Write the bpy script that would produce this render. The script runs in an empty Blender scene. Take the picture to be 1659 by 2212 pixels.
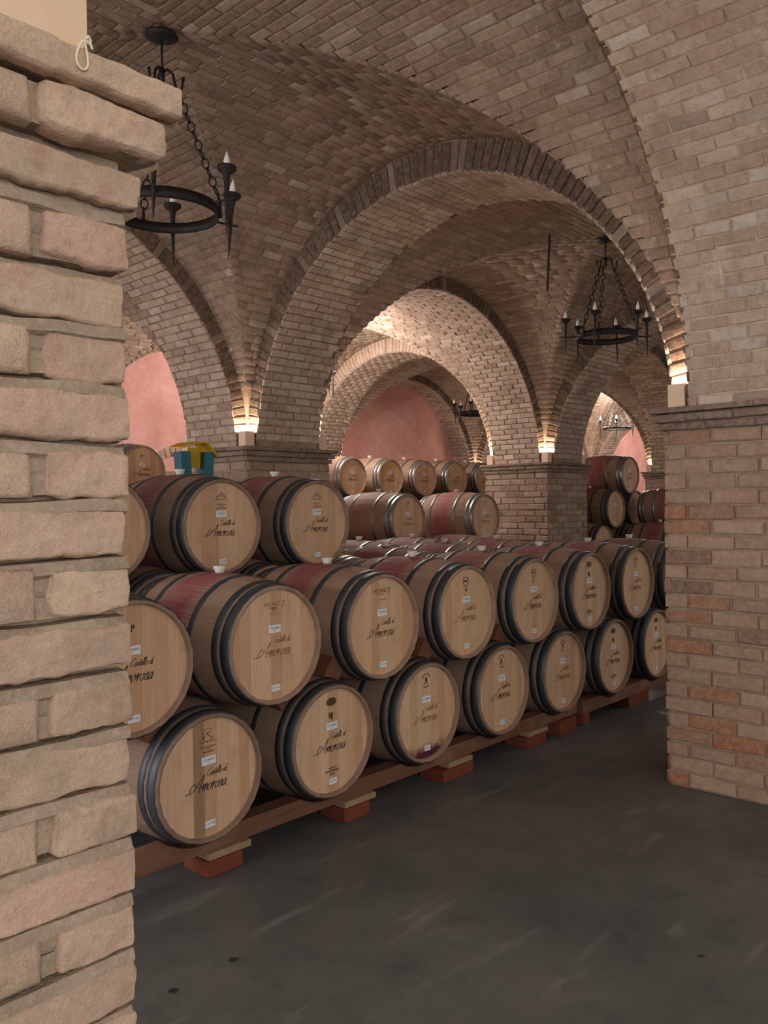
import bpy, math, random
import numpy as np
from mathutils import Matrix, Vector

SC = bpy.context.scene
COL = SC.collection
RNG = np.random.default_rng(7)
random.seed(7)

# ------------------------------------------------------------------ camera
FPX, YAW, PITCH, ROLL = 1806.86, 0.8255, 0.0100, -0.0121
CAMZ = 1.7219
_F = np.array([math.sin(YAW)*math.cos(PITCH), math.cos(YAW)*math.cos(PITCH), -math.sin(PITCH)])
_R0 = np.array([math.cos(YAW), -math.sin(YAW), 0.0])
_U0 = np.cross(_R0, _F)
_R = _R0*math.cos(ROLL) + _U0*math.sin(ROLL)
_U = -_R0*math.sin(ROLL) + _U0*math.cos(ROLL)
cam_data = bpy.data.cameras.new('camera')
cam = bpy.data.objects.new('camera', cam_data)
COL.objects.link(cam)
cam_data.sensor_fit = 'VERTICAL'
cam_data.sensor_height = 36.0
cam_data.lens = 36.0*FPX/2212.0
cam_data.clip_start = 0.02
cam.matrix_world = Matrix(((_R[0], _U[0], -_F[0], 0), (_R[1], _U[1], -_F[1], 0), (_R[2], _U[2], -_F[2], CAMZ), (0, 0, 0, 1)))
SC.camera = cam
CAMP = np.array([0, 0, CAMZ])

# ------------------------------------------------------------------ light
world = bpy.data.worlds.new('world')
SC.world = world
world.use_nodes = True
world.node_tree.nodes['Background'].inputs[0].default_value = (1.0, 0.975, 0.945, 1)
world.node_tree.nodes['Background'].inputs[1].default_value = 1.15
SC.view_settings.view_transform = 'Standard'
SC.view_settings.look = 'None'
SC.view_settings.exposure = -0.42
SC.view_settings.gamma = 1.0
SC.view_settings.use_curve_mapping = False


def area_light(name, loc, target, size, size_y, power, color):
    d = bpy.data.lights.new(name, 'AREA')
    d.shape = 'RECTANGLE'
    d.size, d.size_y, d.energy, d.color = size, size_y, power, color
    o = bpy.data.objects.new(name, d)
    COL.objects.link(o)
    o.location = loc
    o.rotation_euler = (Vector(target) - Vector(loc)).to_track_quat('-Z', 'Y').to_euler()
    return o


# added fill light from behind the camera, standing in for unseen daylight
area_light('behind_camera_fill', (-1.6, -4.2, 2.3), (2.6, 3.2, 1.9), 2.4, 2.0, 150, (1.0, 0.96, 0.92))
# added area fills for daylight inferred from the left, openings unseen
area_light('left_daylight_fill', (-4.2, 4.3, 2.2), (4.0, 4.3, 2.6), 2.6, 1.8, 170, (0.95, 0.97, 1.0))
area_light('left_rear_daylight_fill', (-4.2, 9.4, 2.3), (6.0, 9.6, 2.9), 2.6, 1.8, 260, (0.95, 0.97, 1.0))
UPLIGHT_W = 20.0
UPLIGHT_C = (1.0, 0.80, 0.60)
CANDLE_W = 70.0


# ------------------------------------------------------------------ helpers
def lin(r, g, b):
    def f(c):
        c /= 255.0
        return c/12.92 if c <= 0.04045 else ((c+0.055)/1.055)**2.4
    return (f(r), f(g), f(b), 1.0)


def project(P):
    d = np.asarray(P, float) - CAMP
    z = d @ _F
    z = np.where(np.abs(z) < 1e-6, 1e-6, z)
    return 829.5 + FPX*(d @ _R)/z, 1106 - FPX*(d @ _U)/z, z


def mesh(name, verts, faces, mat=None, smooth=False):
    me = bpy.data.meshes.new(name)
    if isinstance(faces, np.ndarray) and len(faces):
        v = np.ascontiguousarray(verts, dtype=np.float32)
        k = faces.shape[1]
        me.vertices.add(len(v)); me.vertices.foreach_set('co', v.ravel())
        me.loops.add(faces.size); me.loops.foreach_set('vertex_index', faces.astype(np.int32).ravel())
        me.polygons.add(len(faces))
        me.polygons.foreach_set('loop_start', np.arange(0, faces.size, k, dtype=np.int32))
        me.update(calc_edges=True)
    else:
        me.from_pydata([tuple(map(float, p)) for p in verts], [], [tuple(map(int, f)) for f in faces])
        me.update()
    if mat is not None:
        me.materials.append(mat)
    if smooth:
        me.polygons.foreach_set('use_smooth', [True]*len(me.polygons))
    return me


def obj(name, data, parent=None, loc=(0, 0, 0), rot=None, scale=None):
    o = bpy.data.objects.new(name, data)
    COL.objects.link(o)
    if parent is not None:
        o.parent = parent
    o.location = loc
    if rot is not None:
        o.rotation_euler = rot
    if scale is not None:
        o.scale = scale
    return o


def tag(o, label, cat, group=None, kind=None):
    if label: o['label'] = label
    if cat: o['category'] = cat
    if group: o['group'] = group
    if kind: o['kind'] = kind
    return o


def thing(name, label, cat, loc=(0, 0, 0), rz=0.0, group=None):
    o = obj(name, None, None, loc, (0, 0, rz))
    o.empty_display_size = 0.1
    return tag(o, label, cat, group)


class MB:
    """collects simple shapes into one mesh"""
    def __init__(s): s.v, s.f = [], []

    def add(s, v, f):
        b = len(s.v); s.v += [tuple(p) for p in v]; s.f += [tuple(i+b for i in q) for q in f]; return s

    def box(s, x0, x1, y0, y1, z0, z1, ch=0.0):
        if ch <= 0:
            v = [(x0, y0, z0), (x1, y0, z0), (x1, y1, z0), (x0, y1, z0), (x0, y0, z1), (x1, y0, z1), (x1, y1, z1), (x0, y1, z1)]
            f = [(0, 3, 2, 1), (4, 5, 6, 7), (0, 1, 5, 4), (1, 2, 6, 5), (2, 3, 7, 6), (3, 0, 4, 7)]
            return s.add(v, f)
        c = ch
        v = []
        for z, i in ((z0, c), (z0+c, 0), (z1-c, 0), (z1, c)):
            v += [(x0+i, y0+i, z), (x1-i, y0+i, z), (x1-i, y1-i, z), (x0+i, y1-i, z)]
        f = [(0, 3, 2, 1), (12, 13, 14, 15)]
        for k in range(3):
            for j in range(4):
                a, b = 4*k+j, 4*k+(j+1) % 4
                f.append((a, b, b+4, a+4))
        return s.add(v, f)

    def tube(s, pts, r, n=8, cap=True):
        pts = [Vector(p) for p in pts]
        rs = r if isinstance(r, (list, tuple)) else [r]*len(pts)
        base = len(s.v)
        t0 = (pts[1]-pts[0]).normalized()
        u = t0.orthogonal().normalized()
        for i, p in enumerate(pts):
            t = (pts[min(i+1, len(pts)-1)] - pts[max(i-1, 0)]).normalized()
            u = (u - t*u.dot(t))
            u = u.normalized() if u.length > 1e-6 else t.orthogonal().normalized()
            w = t.cross(u)
            for k in range(n):
                a = 2*math.pi*k/n
                s.v.append(tuple(p + (u*math.cos(a) + w*math.sin(a))*rs[i]))
        for i in range(len(pts)-1):
            for k in range(n):
                a, b = base+i*n+k, base+i*n+(k+1) % n
                s.f.append((a, b, b+n, a+n))
        if cap:
            s.f.append(tuple(base+k for k in reversed(range(n))))
            s.f.append(tuple(base+(len(pts)-1)*n+k for k in range(n)))
        return s

    def lathe(s, prof, n=16, axis='z', close=False):
        base = len(s.v)
        for (r, h) in prof:
            for k in range(n):
                a = 2*math.pi*k/n
                x, y = r*math.cos(a), r*math.sin(a)
                s.v.append((x, y, h) if axis == 'z' else (x, h, y))
        m = len(prof)
        for i in range(m if close else m-1):
            j = (i+1) % m
            for k in range(n):
                a, b, c, d = base+i*n+k, base+i*n+(k+1) % n, base+j*n+(k+1) % n, base+j*n+k
                s.f.append((a, b, c, d) if axis == 'z' else (a, d, c, b))
        return s

    def mesh(s, name, mat, smooth=False): return mesh(name, s.v, s.f, mat, smooth)

    def build(s, name, mat, parent=None, loc=(0, 0, 0), rot=None, smooth=False):
        return obj(name, s.mesh(name, mat, smooth), parent, loc, rot)


# ------------------------------------------------------------------ materials
class NT:
    def __init__(s, name):
        s.m = bpy.data.materials.new(name); s.m.use_nodes = True
        s.t = s.m.node_tree; s.n = s.t.nodes; s.p = s.n['Principled BSDF']

    def new(s, typ, **kw):
        nd = s.n.new(typ)
        for k, v in kw.items(): setattr(nd, k, v)
        return nd

    def link(s, a, b): s.t.links.new(a, b)

    def noise(s, vec, scale, detail=3, rough=0.55):
        nd = s.new('ShaderNodeTexNoise'); nd.inputs['Scale'].default_value = scale
        nd.inputs['Detail'].default_value = detail; nd.inputs['Roughness'].default_value = rough
        if vec is not None: s.link(vec, nd.inputs['Vector'])
        return nd.outputs['Fac']

    def ramp(s, fac, stops, interp='LINEAR'):
        nd = s.new('ShaderNodeValToRGB'); cr = nd.color_ramp; cr.interpolation = interp
        while len(cr.elements) < len(stops): cr.elements.new(0.5)
        for e, (p, c) in zip(cr.elements, stops):
            e.position = p; e.color = c if len(c) == 4 else (*c, 1)
        s.link(fac, nd.inputs['Fac']); return nd.outputs['Color']

    def math(s, op, a, b=None, clamp=False):
        nd = s.new('ShaderNodeMath', operation=op, use_clamp=clamp)
        for i, q in enumerate((a, b)):
            if q is None: continue
            if isinstance(q, (int, float)): nd.inputs[i].default_value = q
            else: s.link(q, nd.inputs[i])
        return nd.outputs[0]

    def mix(s, fac, a, b, blend='MIX'):
        nd = s.new('ShaderNodeMix', data_type='RGBA', blend_type=blend)
        for i, q in ((0, fac), (6, a), (7, b)):
            if isinstance(q, (int, float)): nd.inputs[i].default_value = q
            elif isinstance(q, tuple): nd.inputs[i].default_value = q
            else: s.link(q, nd.inputs[i])
        return nd.outputs[2]

    def maprange(s, v, a, b, c=0.0, d=1.0):
        nd = s.new('ShaderNodeMapRange'); nd.clamp = True
        s.link(v, nd.inputs[0])
        for i, q in ((1, a), (2, b), (3, c), (4, d)): nd.inputs[i].default_value = q
        return nd.outputs[0]

    def bump(s, h, strength, dist=0.01):
        nd = s.new('ShaderNodeBump'); nd.inputs['Strength'].default_value = strength; nd.inputs['Distance'].default_value = dist
        s.link(h, nd.inputs['Height']); s.link(nd.outputs[0], s.p.inputs['Normal'])

    def out(s, col, rough=0.8, metal=0.0, spec=0.3):
        if isinstance(col, tuple): s.p.inputs['Base Color'].default_value = col
        else: s.link(col, s.p.inputs['Base Color'])
        if isinstance(rough, (int, float)): s.p.inputs['Roughness'].default_value = rough
        else: s.link(rough, s.p.inputs['Roughness'])
        s.p.inputs['Metallic'].default_value = metal
        s.p.inputs['Specular IOR Level'].default_value = spec
        return s.m


def mat_plain(name, col, rough=0.7, metal=0.0, spec=0.3, var=0.15, scale=30):
    t = NT(name)
    g = t.new('ShaderNodeTexCoord').outputs['Object']
    n = t.noise(g, scale, 3)
    c = t.mix(t.maprange(n, .3, .7, 0, var), col, tuple(x*.55 for x in col[:3])+(1,))
    t.bump(n, .08, .004)
    return t.out(c, rough, metal, spec)


def brick_material(name, stops, white=0.25, fine=60, soot=0.0, streak=0.3, pits=0.25, red=0.0, desat=0.13):
    t = NT(name)
    rnd = t.math('FRACT', t.math('ADD', t.new('ShaderNodeObjectInfo').outputs['Random'], t.new('ShaderNodeNewGeometry').outputs['Random Per Island']))
    pos = t.new('ShaderNodeNewGeometry').outputs['Position']
    ds = []
    for p, c in stops:      # pull the tones a little towards grey, offsetting the warm bounce light
        g = (c[0]*.35+c[1]*.45+c[2]*.2)
        ds.append((p, tuple(x+(g-x)*desat for x in c[:3])+(1,)))
    base = t.ramp(rnd, ds, 'LINEAR')
    hue = t.noise(pos, 15, 4, .6)
    base = t.mix(t.maprange(hue, .50, .70, 0, .5), base, lin(174, 142, 120))
    base = t.mix(t.maprange(hue, .46, .32, 0, .5), base, lin(160, 148, 128))
    n1 = t.noise(pos, 9, 4, .6)
    n2 = t.noise(pos, fine, 5, .7)
    n3 = t.noise(pos, 2.2, 3, .5)
    n4 = t.noise(pos, 26, 4, .65)
    c = t.mix(t.maprange(n1, .38, .72, 0, .6), base, t.mix(.55, base, lin(118, 92, 76)))
    c = t.mix(t.maprange(n4, .42, .68, 0, .45), c, t.mix(.5, base, lin(214, 188, 166)))
    if red: c = t.mix(t.maprange(t.noise(pos, 17, 4, .6), .60, .74, 0, red), c, lin(176, 112, 88))
    c = t.mix(t.math('MULTIPLY', t.maprange(n2, .52, .78), white), c, lin(212, 198, 182))
    mp = t.new('ShaderNodeMapping'); mp.inputs['Scale'].default_value = (22, 22, 3.2); t.link(pos, mp.inputs[0])
    st = t.math('MULTIPLY', t.maprange(t.noise(mp.outputs[0], 1.0, 5, .7), .58, .72), t.maprange(t.noise(pos, 1.1, 2), .45, .6))
    c = t.mix(t.math('MULTIPLY', st, streak), c, lin(226, 218, 208))
    c = t.mix(t.math('MULTIPLY', t.maprange(n3, .55, .72), .3+soot), c, lin(106, 88, 76))
    pit = t.maprange(t.noise(pos, fine*2.6, 2, .5), .60, .72)
    c = t.mix(t.math('MULTIPLY', pit, pits), c, lin(98, 80, 68))
    n5 = t.noise(pos, fine*5, 3, .6)
    c = t.mix(t.maprange(n5, .35, .7, 0, .28), c, lin(120, 98, 82))
    h = t.math('ADD', t.math('ADD', t.math('MULTIPLY', n2, .8), t.math('MULTIPLY', n5, .35)), t.math('MULTIPLY', n4, 1.3))
    t.bump(h, .6, .008)
    return t.out(c, .93, 0, .15)


def mortar_material(name, a, b):
    t = NT(name)
    pos = t.new('ShaderNodeNewGeometry').outputs['Position']
    n = t.noise(pos, 7, 5, .65)
    n2 = t.noise(pos, 90, 3, .6)
    c = t.mix(t.maprange(n, .35, .65), a, b)
    c = t.mix(t.maprange(n2, .5, .75, 0, .35), c, lin(200, 185, 165))
    t.bump(t.math('ADD', n2, n), .6, .008)
    return t.out(c, .95, 0, .1)


M = {}
M['brick_near'] = brick_material('worn_brick_pale', [(0, lin(206, 174, 146)), (.3, lin(216, 184, 156)), (.55, lin(204, 168, 146)), (.8, lin(196, 168, 142)), (1, lin(214, 174, 152))], .35, 70, 0, .1, .12, .4, .02)
M['mortar_near'] = mortar_material('mortar_grey_tan', lin(140, 121, 103), lin(166, 146, 126))
M['brick_pillar'] = brick_material('worn_brick_mixed', [(0, lin(164, 134, 112)), (.22, lin(184, 150, 126)), (.42, lin(154, 126, 108)), (.62, lin(174, 136, 112)), (.80, lin(186, 154, 130)), (.83, lin(168, 114, 84)), (.89, lin(172, 102, 70)), (.93, lin(162, 118, 92)), (1, lin(124, 98, 84))], .35, 50, .1, .1, .25, .25, .0)
M['mortar_pillar'] = mortar_material('mortar_brown', lin(140, 120, 102), lin(162, 140, 118))
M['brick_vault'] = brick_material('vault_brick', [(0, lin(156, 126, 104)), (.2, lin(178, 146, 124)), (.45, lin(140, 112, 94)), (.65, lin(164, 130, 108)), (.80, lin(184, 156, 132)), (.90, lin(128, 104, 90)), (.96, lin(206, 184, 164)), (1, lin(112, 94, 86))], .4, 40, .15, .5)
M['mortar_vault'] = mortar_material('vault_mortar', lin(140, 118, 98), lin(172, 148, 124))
M['brick_soffit'] = brick_material('soffit_brick', [(0, lin(202, 174, 150)), (.25, lin(216, 190, 166)), (.5, lin(188, 156, 132)), (.7, lin(208, 178, 156)), (.85, lin(178, 142, 118)), (.93, lin(228, 210, 192)), (1, lin(162, 138, 122))], .5, 40, .1, .9)
M['mortar_soffit'] = mortar_material('soffit_mortar', lin(176, 150, 126), lin(206, 182, 156))
M['brick_arch'] = brick_material('arch_brick', [(0, lin(190, 160, 138)), (.25, lin(210, 182, 160)), (.5, lin(180, 148, 126)), (.75, lin(202, 174, 154)), (.9, lin(164, 128, 108)), (.95, lin(222, 204, 188)), (1, lin(150, 122, 108))], .5, 40, 0, .4)
M['mortar_arch'] = mortar_material('arch_mortar', lin(132, 108, 88), lin(160, 136, 112))
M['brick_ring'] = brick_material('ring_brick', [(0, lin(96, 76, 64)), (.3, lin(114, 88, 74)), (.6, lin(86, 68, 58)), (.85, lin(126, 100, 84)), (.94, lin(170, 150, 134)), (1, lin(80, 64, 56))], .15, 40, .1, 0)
M['brick_cap'] = brick_material('cap_brick', [(0, lin(110, 90, 78)), (.4, lin(138, 110, 94)), (.7, lin(96, 80, 70)), (1, lin(146, 120, 102))], .25, 40, .25, .2)


def plaster(name, a, b):
    t = NT(name)
    pos = t.new('ShaderNodeNewGeometry').outputs['Position']
    n = t.noise(pos, 1.6, 5, .6); n2 = t.noise(pos, 12, 4, .6)
    c = t.mix(t.maprange(n, .35, .65), a, b)
    c = t.mix(t.maprange(n2, .5, .75, 0, .25), c, lin(236, 205, 198))
    t.bump(n2, .2, .01)
    return t.out(c, .9, 0, .15)


M['pink'] = plaster('pink_plaster', lin(218, 164, 154), lin(202, 144, 132))
M['tan_box'] = plaster('tan_painted_sheet', lin(226, 196, 168), lin(218, 186, 156))
M['bulb_lit'] = NT('lit_bulb').m
_p = M['bulb_lit'].node_tree.nodes['Principled BSDF']
_p.inputs['Emission Color'].default_value = (1, .82, .6, 1); _p.inputs['Emission Strength'].default_value = 40
M['candle_lit'] = NT('lit_candle_bulb').m
_p = M['candle_lit'].node_tree.nodes['Principled BSDF']
_p.inputs['Emission Color'].default_value = (.9, .95, 1, 1); _p.inputs['Emission Strength'].default_value = 160
M['iron'] = mat_plain('wrought_iron', lin(48, 42, 39), .6, .4, .4)
M['candle'] = mat_plain('frosted_flame_bulb', lin(252, 250, 244), .45, 0, .5, .05)
M['paper'] = mat_plain('white_paper', lin(226, 228, 232), .8, 0, .2, .04)
M['ink'] = mat_plain('black_ink', lin(58, 52, 56), .8, 0, .1, .1)
M['burn'] = mat_plain('burned_brand', lin(92, 62, 44), .9, 0, .1, .3)
M['burn_faint'] = mat_plain('faint_brand', lin(150, 108, 72), .9, 0, .1, .3)
M['badge'] = mat_plain('dark_bronze_badge', lin(92, 74, 44), .5, .3, .4, .4, 60)
M['bung'] = mat_plain('white_silicone', lin(222, 216, 208), .5, 0, .4, .08)
M['hoop_dark'] = mat_plain('painted_hoop', lin(76, 80, 86), .48, .45, .5, .4, 14)
M['hoop_steel'] = mat_plain('galvanised_hoop', lin(150, 156, 160), .32, .85, .5, .35, 14)
M['terracotta'] = mat_plain('terracotta_block', lin(124, 66, 48), .9, 0, .15, .35, 25)
M['shim'] = mat_plain('pale_shim_wood', lin(164, 136, 106), .85, 0, .15, .4, 20)
M['wedge'] = mat_plain('brown_wedge_wood', lin(122, 82, 62), .85, 0, .15, .5, 18)
M['string'] = mat_plain('cream_string', lin(226, 214, 184), .85, 0, .1, .1)
M['teal'] = mat_plain('teal_steel', lin(24, 92, 104), .35, .3, .5, .2)
M['yellow'] = mat_plain('yellow_board', lin(214, 170, 48), .8, 0, .2, .45, 26)


def rail_wood():
    t = NT('stained_rail_timber')
    o = t.new('ShaderNodeTexCoord').outputs['Object']
    mp = t.new('ShaderNodeMapping'); mp.inputs['Scale'].default_value = (1.5, 22, 22); t.link(o, mp.inputs[0])
    n = t.noise(mp.outputs[0], 2.5, 4, .6); n2 = t.noise(o, 3, 3)
    c = t.mix(t.maprange(n, .3, .7), lin(124, 86, 66), lin(98, 66, 52))
    c = t.mix(t.maprange(n2, .5, .7, 0, .6), c, lin(150, 112, 86))
    t.bump(n, .3, .005)
    return t.out(c, .8, 0, .2)


M['rail'] = rail_wood()


def head_wood():
    t = NT('oak_head_board')
    inf = t.new('ShaderNodeObjectInfo')
    o = t.new('ShaderNodeTexCoord').outputs['Object']
    off = t.new('ShaderNodeVectorMath', operation='ADD'); t.link(o, off.inputs[0])
    cx = t.new('ShaderNodeCombineXYZ'); t.link(t.math('MULTIPLY', inf.outputs['Random'], 37.0), cx.inputs[0])
    t.link(cx.outputs[0], off.inputs[1])
    mp = t.new('ShaderNodeMapping'); mp.inputs['Scale'].default_value = (30, 30, 1.6); t.link(off.outputs[0], mp.inputs[0])
    n = t.noise(mp.outputs[0], 2.2, 5, .6)
    base = t.ramp(inf.outputs['Random'], [(0, lin(206, 166, 130)), (.2, lin(216, 180, 146)), (.4, lin(208, 170, 136)), (.6, lin(222, 186, 150)), (.8, lin(196, 154, 118)), (1, lin(214, 178, 142))])
    c = t.mix(t.maprange(n, .35, .7, 0, .35), base, lin(172, 130, 96))
    blot = t.noise(off.outputs[0], 7, 3)
    c = t.mix(t.maprange(blot, .52, .75, 0, .4), c, lin(176, 132, 100))
    # spilled wine at the bottom rim of the heads that have it (object colour red channel)
    sep = t.new('ShaderNodeSeparateColor'); t.link(inf.outputs['Color'], sep.inputs[0])
    sx = t.new('ShaderNodeSeparateXYZ'); t.link(o, sx.inputs[0])
    low = t.maprange(t.math('ADD', sx.outputs[2], t.math('MULTIPLY', t.noise(o, 14, 3), .10)), -.135, -.185, 0, 1)
    c = t.mix(t.math('MULTIPLY', low, sep.outputs[0]), c, lin(84, 34, 50))
    # grey weathered board (green channel)
    c = t.mix(sep.outputs[1], c, t.mix(t.maprange(n, .3, .7), lin(150, 118, 88), lin(122, 96, 74)))
    t.bump(n, .1, .003)
    return t.out(c, .62, 0, .3)


M['head'] = head_wood()


def stave_wood():
    t = NT('oak_staves')
    inf = t.new('ShaderNodeObjectInfo')
    o = t.new('ShaderNodeTexCoord').outputs['Object']
    sep = t.new('ShaderNodeSeparateColor'); t.link(inf.outputs['Color'], sep.inputs[0])
    sx = t.new('ShaderNodeSeparateXYZ'); t.link(o, sx.inputs[0])
    ang = t.math('ARCTAN2', sx.outputs[2], sx.outputs[0])
    st = t.math('FLOOR', t.math('MULTIPLY', t.math('ADD', ang, 3.2), 26/(2*math.pi)))
    wn = t.new('ShaderNodeTexWhiteNoise', noise_dimensions='2D')
    cb = t.new('ShaderNodeCombineXYZ'); t.link(st, cb.inputs[0]); t.link(t.math('MULTIPLY', inf.outputs['Random'], 91.0), cb.inputs[1])
    t.link(cb.outputs[0], wn.inputs['Vector'])
    cb2 = t.new('ShaderNodeCombineXYZ'); t.link(t.math('MULTIPLY', ang, 26), cb2.inputs[0]); t.link(sx.outputs[1], cb2.inputs[1]); t.link(t.math('MULTIPLY', inf.outputs['Random'], 50.0), cb2.inputs[2])
    g = t.noise(cb2.outputs[0], 1.8, 4, .6)
    c = t.ramp(wn.outputs['Value'], [(0, lin(166, 134, 112)), (.5, lin(180, 148, 124)), (1, lin(160, 128, 108))])
    c = t.mix(t.maprange(g, .4, .75, 0, .4), c, lin(124, 94, 76))
    # wine stain round the bung (object colour red = strength)
    d = t.math('ABSOLUTE', t.math('SUBTRACT', sx.outputs[1], .475))
    d = t.math('ADD', d, t.math('MULTIPLY', t.math('SUBTRACT', t.noise(cb2.outputs[0], 1.2, 4, .6), .5), .22))
    band = t.math('MULTIPLY', t.maprange(d, .19, .08, 0, 1), t.maprange(t.noise(o, 6, 4, .6), .3, .62, .45, 1))
    c = t.mix(t.math('MULTIPLY', band, sep.outputs[0]), c, t.mix(t.maprange(g, .3, .7), lin(184, 92, 104), lin(132, 56, 66)))
    drip = t.maprange(t.noise(o, 8, 4, .6), .56, .68, 0, .6)
    c = t.mix(t.math('MULTIPLY', drip, sep.outputs[1]), c, lin(104, 52, 62))
    # general darkness (blue channel)
    c = t.mix(t.math('ADD', t.math('MULTIPLY', sep.outputs[2], .9), .12, True), c, lin(82, 66, 56))
    t.bump(g, .12, .004)
    return t.out(c, .7, 0, .3)


M['staves'] = stave_wood()


def floor_material():
    t = NT('sealed_concrete')
    pos = t.new('ShaderNodeNewGeometry').outputs['Position']
    n = t.noise(pos, .9, 6, .62); n2 = t.noise(pos, 5, 5, .65); n3 = t.noise(pos, 60, 3, .6)
    c = t.mix(t.maprange(n, .35, .65), lin(86, 85, 83), lin(108, 105, 101))
    c = t.mix(t.maprange(n2, .5, .72, 0, .5), c, lin(74, 71, 67))
    c = t.mix(t.maprange(n3, .55, .8, 0, .3), c, lin(120, 114, 106))
    mp = t.new('ShaderNodeMapping'); mp.inputs['Scale'].default_value = (.6, 3.0, 1); mp.inputs['Rotation'].default_value = (0, 0, .5); t.link(pos, mp.inputs[0])
    sw = t.noise(mp.outputs[0], 2.0, 4, .6)
    c = t.mix(t.maprange(sw, .60, .70, 0, .35), c, lin(146, 143, 138))
    for (x, y, r) in ((1.918, 2.573, .022), (1.652, 2.57, .022), (3.107, 1.265, .016)):
        d = t.new('ShaderNodeVectorMath', operation='DISTANCE'); t.link(pos, d.inputs[0]); d.inputs[1].default_value = (x, y, 0)
        c = t.mix(t.maprange(t.math('ADD', d.outputs['Value'], t.math('MULTIPLY', n3, .02)), r+.012, r, 0, .85), c, lin(34, 28, 26))
    r = t.maprange(n2, .3, .7, .38, .62)
    t.bump(t.math('ADD', n2, n3), .08, .01)
    return t.out(c, r, 0, .35)


M['floor'] = floor_material()

# ------------------------------------------------------------------ brick machinery
def make_variant(rng):
    """chamfered, chipped brick in unit space: x,y in [-.5,.5], z from -1 (buried) to 0..1 (face)"""
    v = []
    for z, ix, iy in ((-1.0, .0, .0), (.55, .0, .0), (1.0, .03, .10)):
        for sx, sy in ((-1, -1), (1, -1), (1, 1), (-1, 1)):
            j = rng.uniform(-1, 1, 3)*(0.012, 0.045, .0 if z < 0 else .12)
            v.append((sx*(.5-ix)+j[0], sy*(.5-iy)+j[1], z+j[2]))
    v += [(rng.uniform(-.1, .1), rng.uniform(-.1, .1), 1.0+rng.uniform(-.15, .2))]
    f = []
    for k in range(2):
        for j in range(4):
            a, b = 4*k+j, 4*k+(j+1) % 4
            f.append((a, b, b+4, a+4))
    return np.array(v), f


VAR = [make_variant(RNG) for _ in range(14)]
VQ = np.array([VAR[0][1]][0])
VT = np.array([(8, 9, 12), (9, 10, 12), (10, 11, 12), (11, 8, 12)])
VM = {}


def variant_mesh(i, mat):
    k = (i, mat.name)
    if k not in VM:
        VM[k] = mesh('brick', VAR[i][0], [tuple(q) for q in VQ] + [tuple(q) for q in VT], mat)
    return VM[k]


def smooth_noise(x, y, rng, n=14, fmin=2, fmax=14):
    out = np.zeros_like(x)
    for _ in range(n):
        a = rng.uniform(0, 2*np.pi); f = np.exp(rng.uniform(np.log(fmin), np.log(fmax))); p = rng.uniform(0, 2*np.pi)
        out += np.sin((x*np.cos(a)+y*np.sin(a))*f+p)/f**.6
    return out


def hero_variant(i, mat, aspect):
    """finely worn brick for the pillar right beside the camera; unit space as above, aspect = length/height"""
    k = ('h', i, mat.name, round(aspect, 1))
    if k in VM: return VM[k]
    rng = np.random.default_rng(100+i)
    nu, nv = 40, 18
    u = np.linspace(-1, 1, nu); w = np.linspace(-1, 1, nv)
    U, W = np.meshgrid(u, w, indexing='ij')
    X = U*aspect*.5; Y = W*.5
    # rounded, uneven outline
    ex = (smooth_noise(W*2, np.zeros_like(W)+i, rng, 6, 1, 5))*.02
    ey = (smooth_noise(X*2, np.zeros_like(W)+i, rng, 8, 1.5, 8))*.028
    cr = np.maximum(np.abs(U)**7, 0)*np.abs(W)**7
    X2 = X*(1-.05*cr) + np.sign(U)*np.abs(U)**6*ex
    Y2 = Y*(1-.10*cr) + np.sign(W)*np.abs(W)**4*ey
    edx = (1-np.abs(U))*aspect*.5; edy = (1-np.abs(W))*.5
    ed = np.minimum(edx, edy)
    r = .085*(1+.5*smooth_noise(X*2, Y*2, rng, 8, 1, 6)); r = np.clip(r, .03, .3)
    Z = np.sqrt(np.clip(1-(1-np.clip(ed/r, 0, 1))**2, 0, 1))
    Z = .05 + .95*Z + smooth_noise(X*3, Y*3, rng, 18, 1.5, 16)*.05*np.clip(ed/.1, .3, 1)
    v = np.stack([X2/aspect, Y2, Z], -1).reshape(-1, 3)
    idx = np.arange(nu*nv).reshape(nu, nv)
    f = [(idx[a, b], idx[a+1, b], idx[a+1, b+1], idx[a, b+1]) for a in range(nu-1) for b in range(nv-1)]
    ring = [idx[a, 0] for a in range(nu)] + [idx[nu-1, b] for b in range(1, nv)] + [idx[a, nv-1] for a in range(nu-2, -1, -1)] + [idx[0, b] for b in range(nv-2, 0, -1)]
    base = len(v)
    sk = v[ring].copy(); sk[:, 2] = -1
    v = np.vstack([v, sk])
    n = len(ring)
    f += [(ring[(j+1) % n], ring[j], base+j, base+(j+1) % n) for j in range(n)]
    VM[k] = mesh('brick', v, f, mat, True)
    return VM[k]


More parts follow.
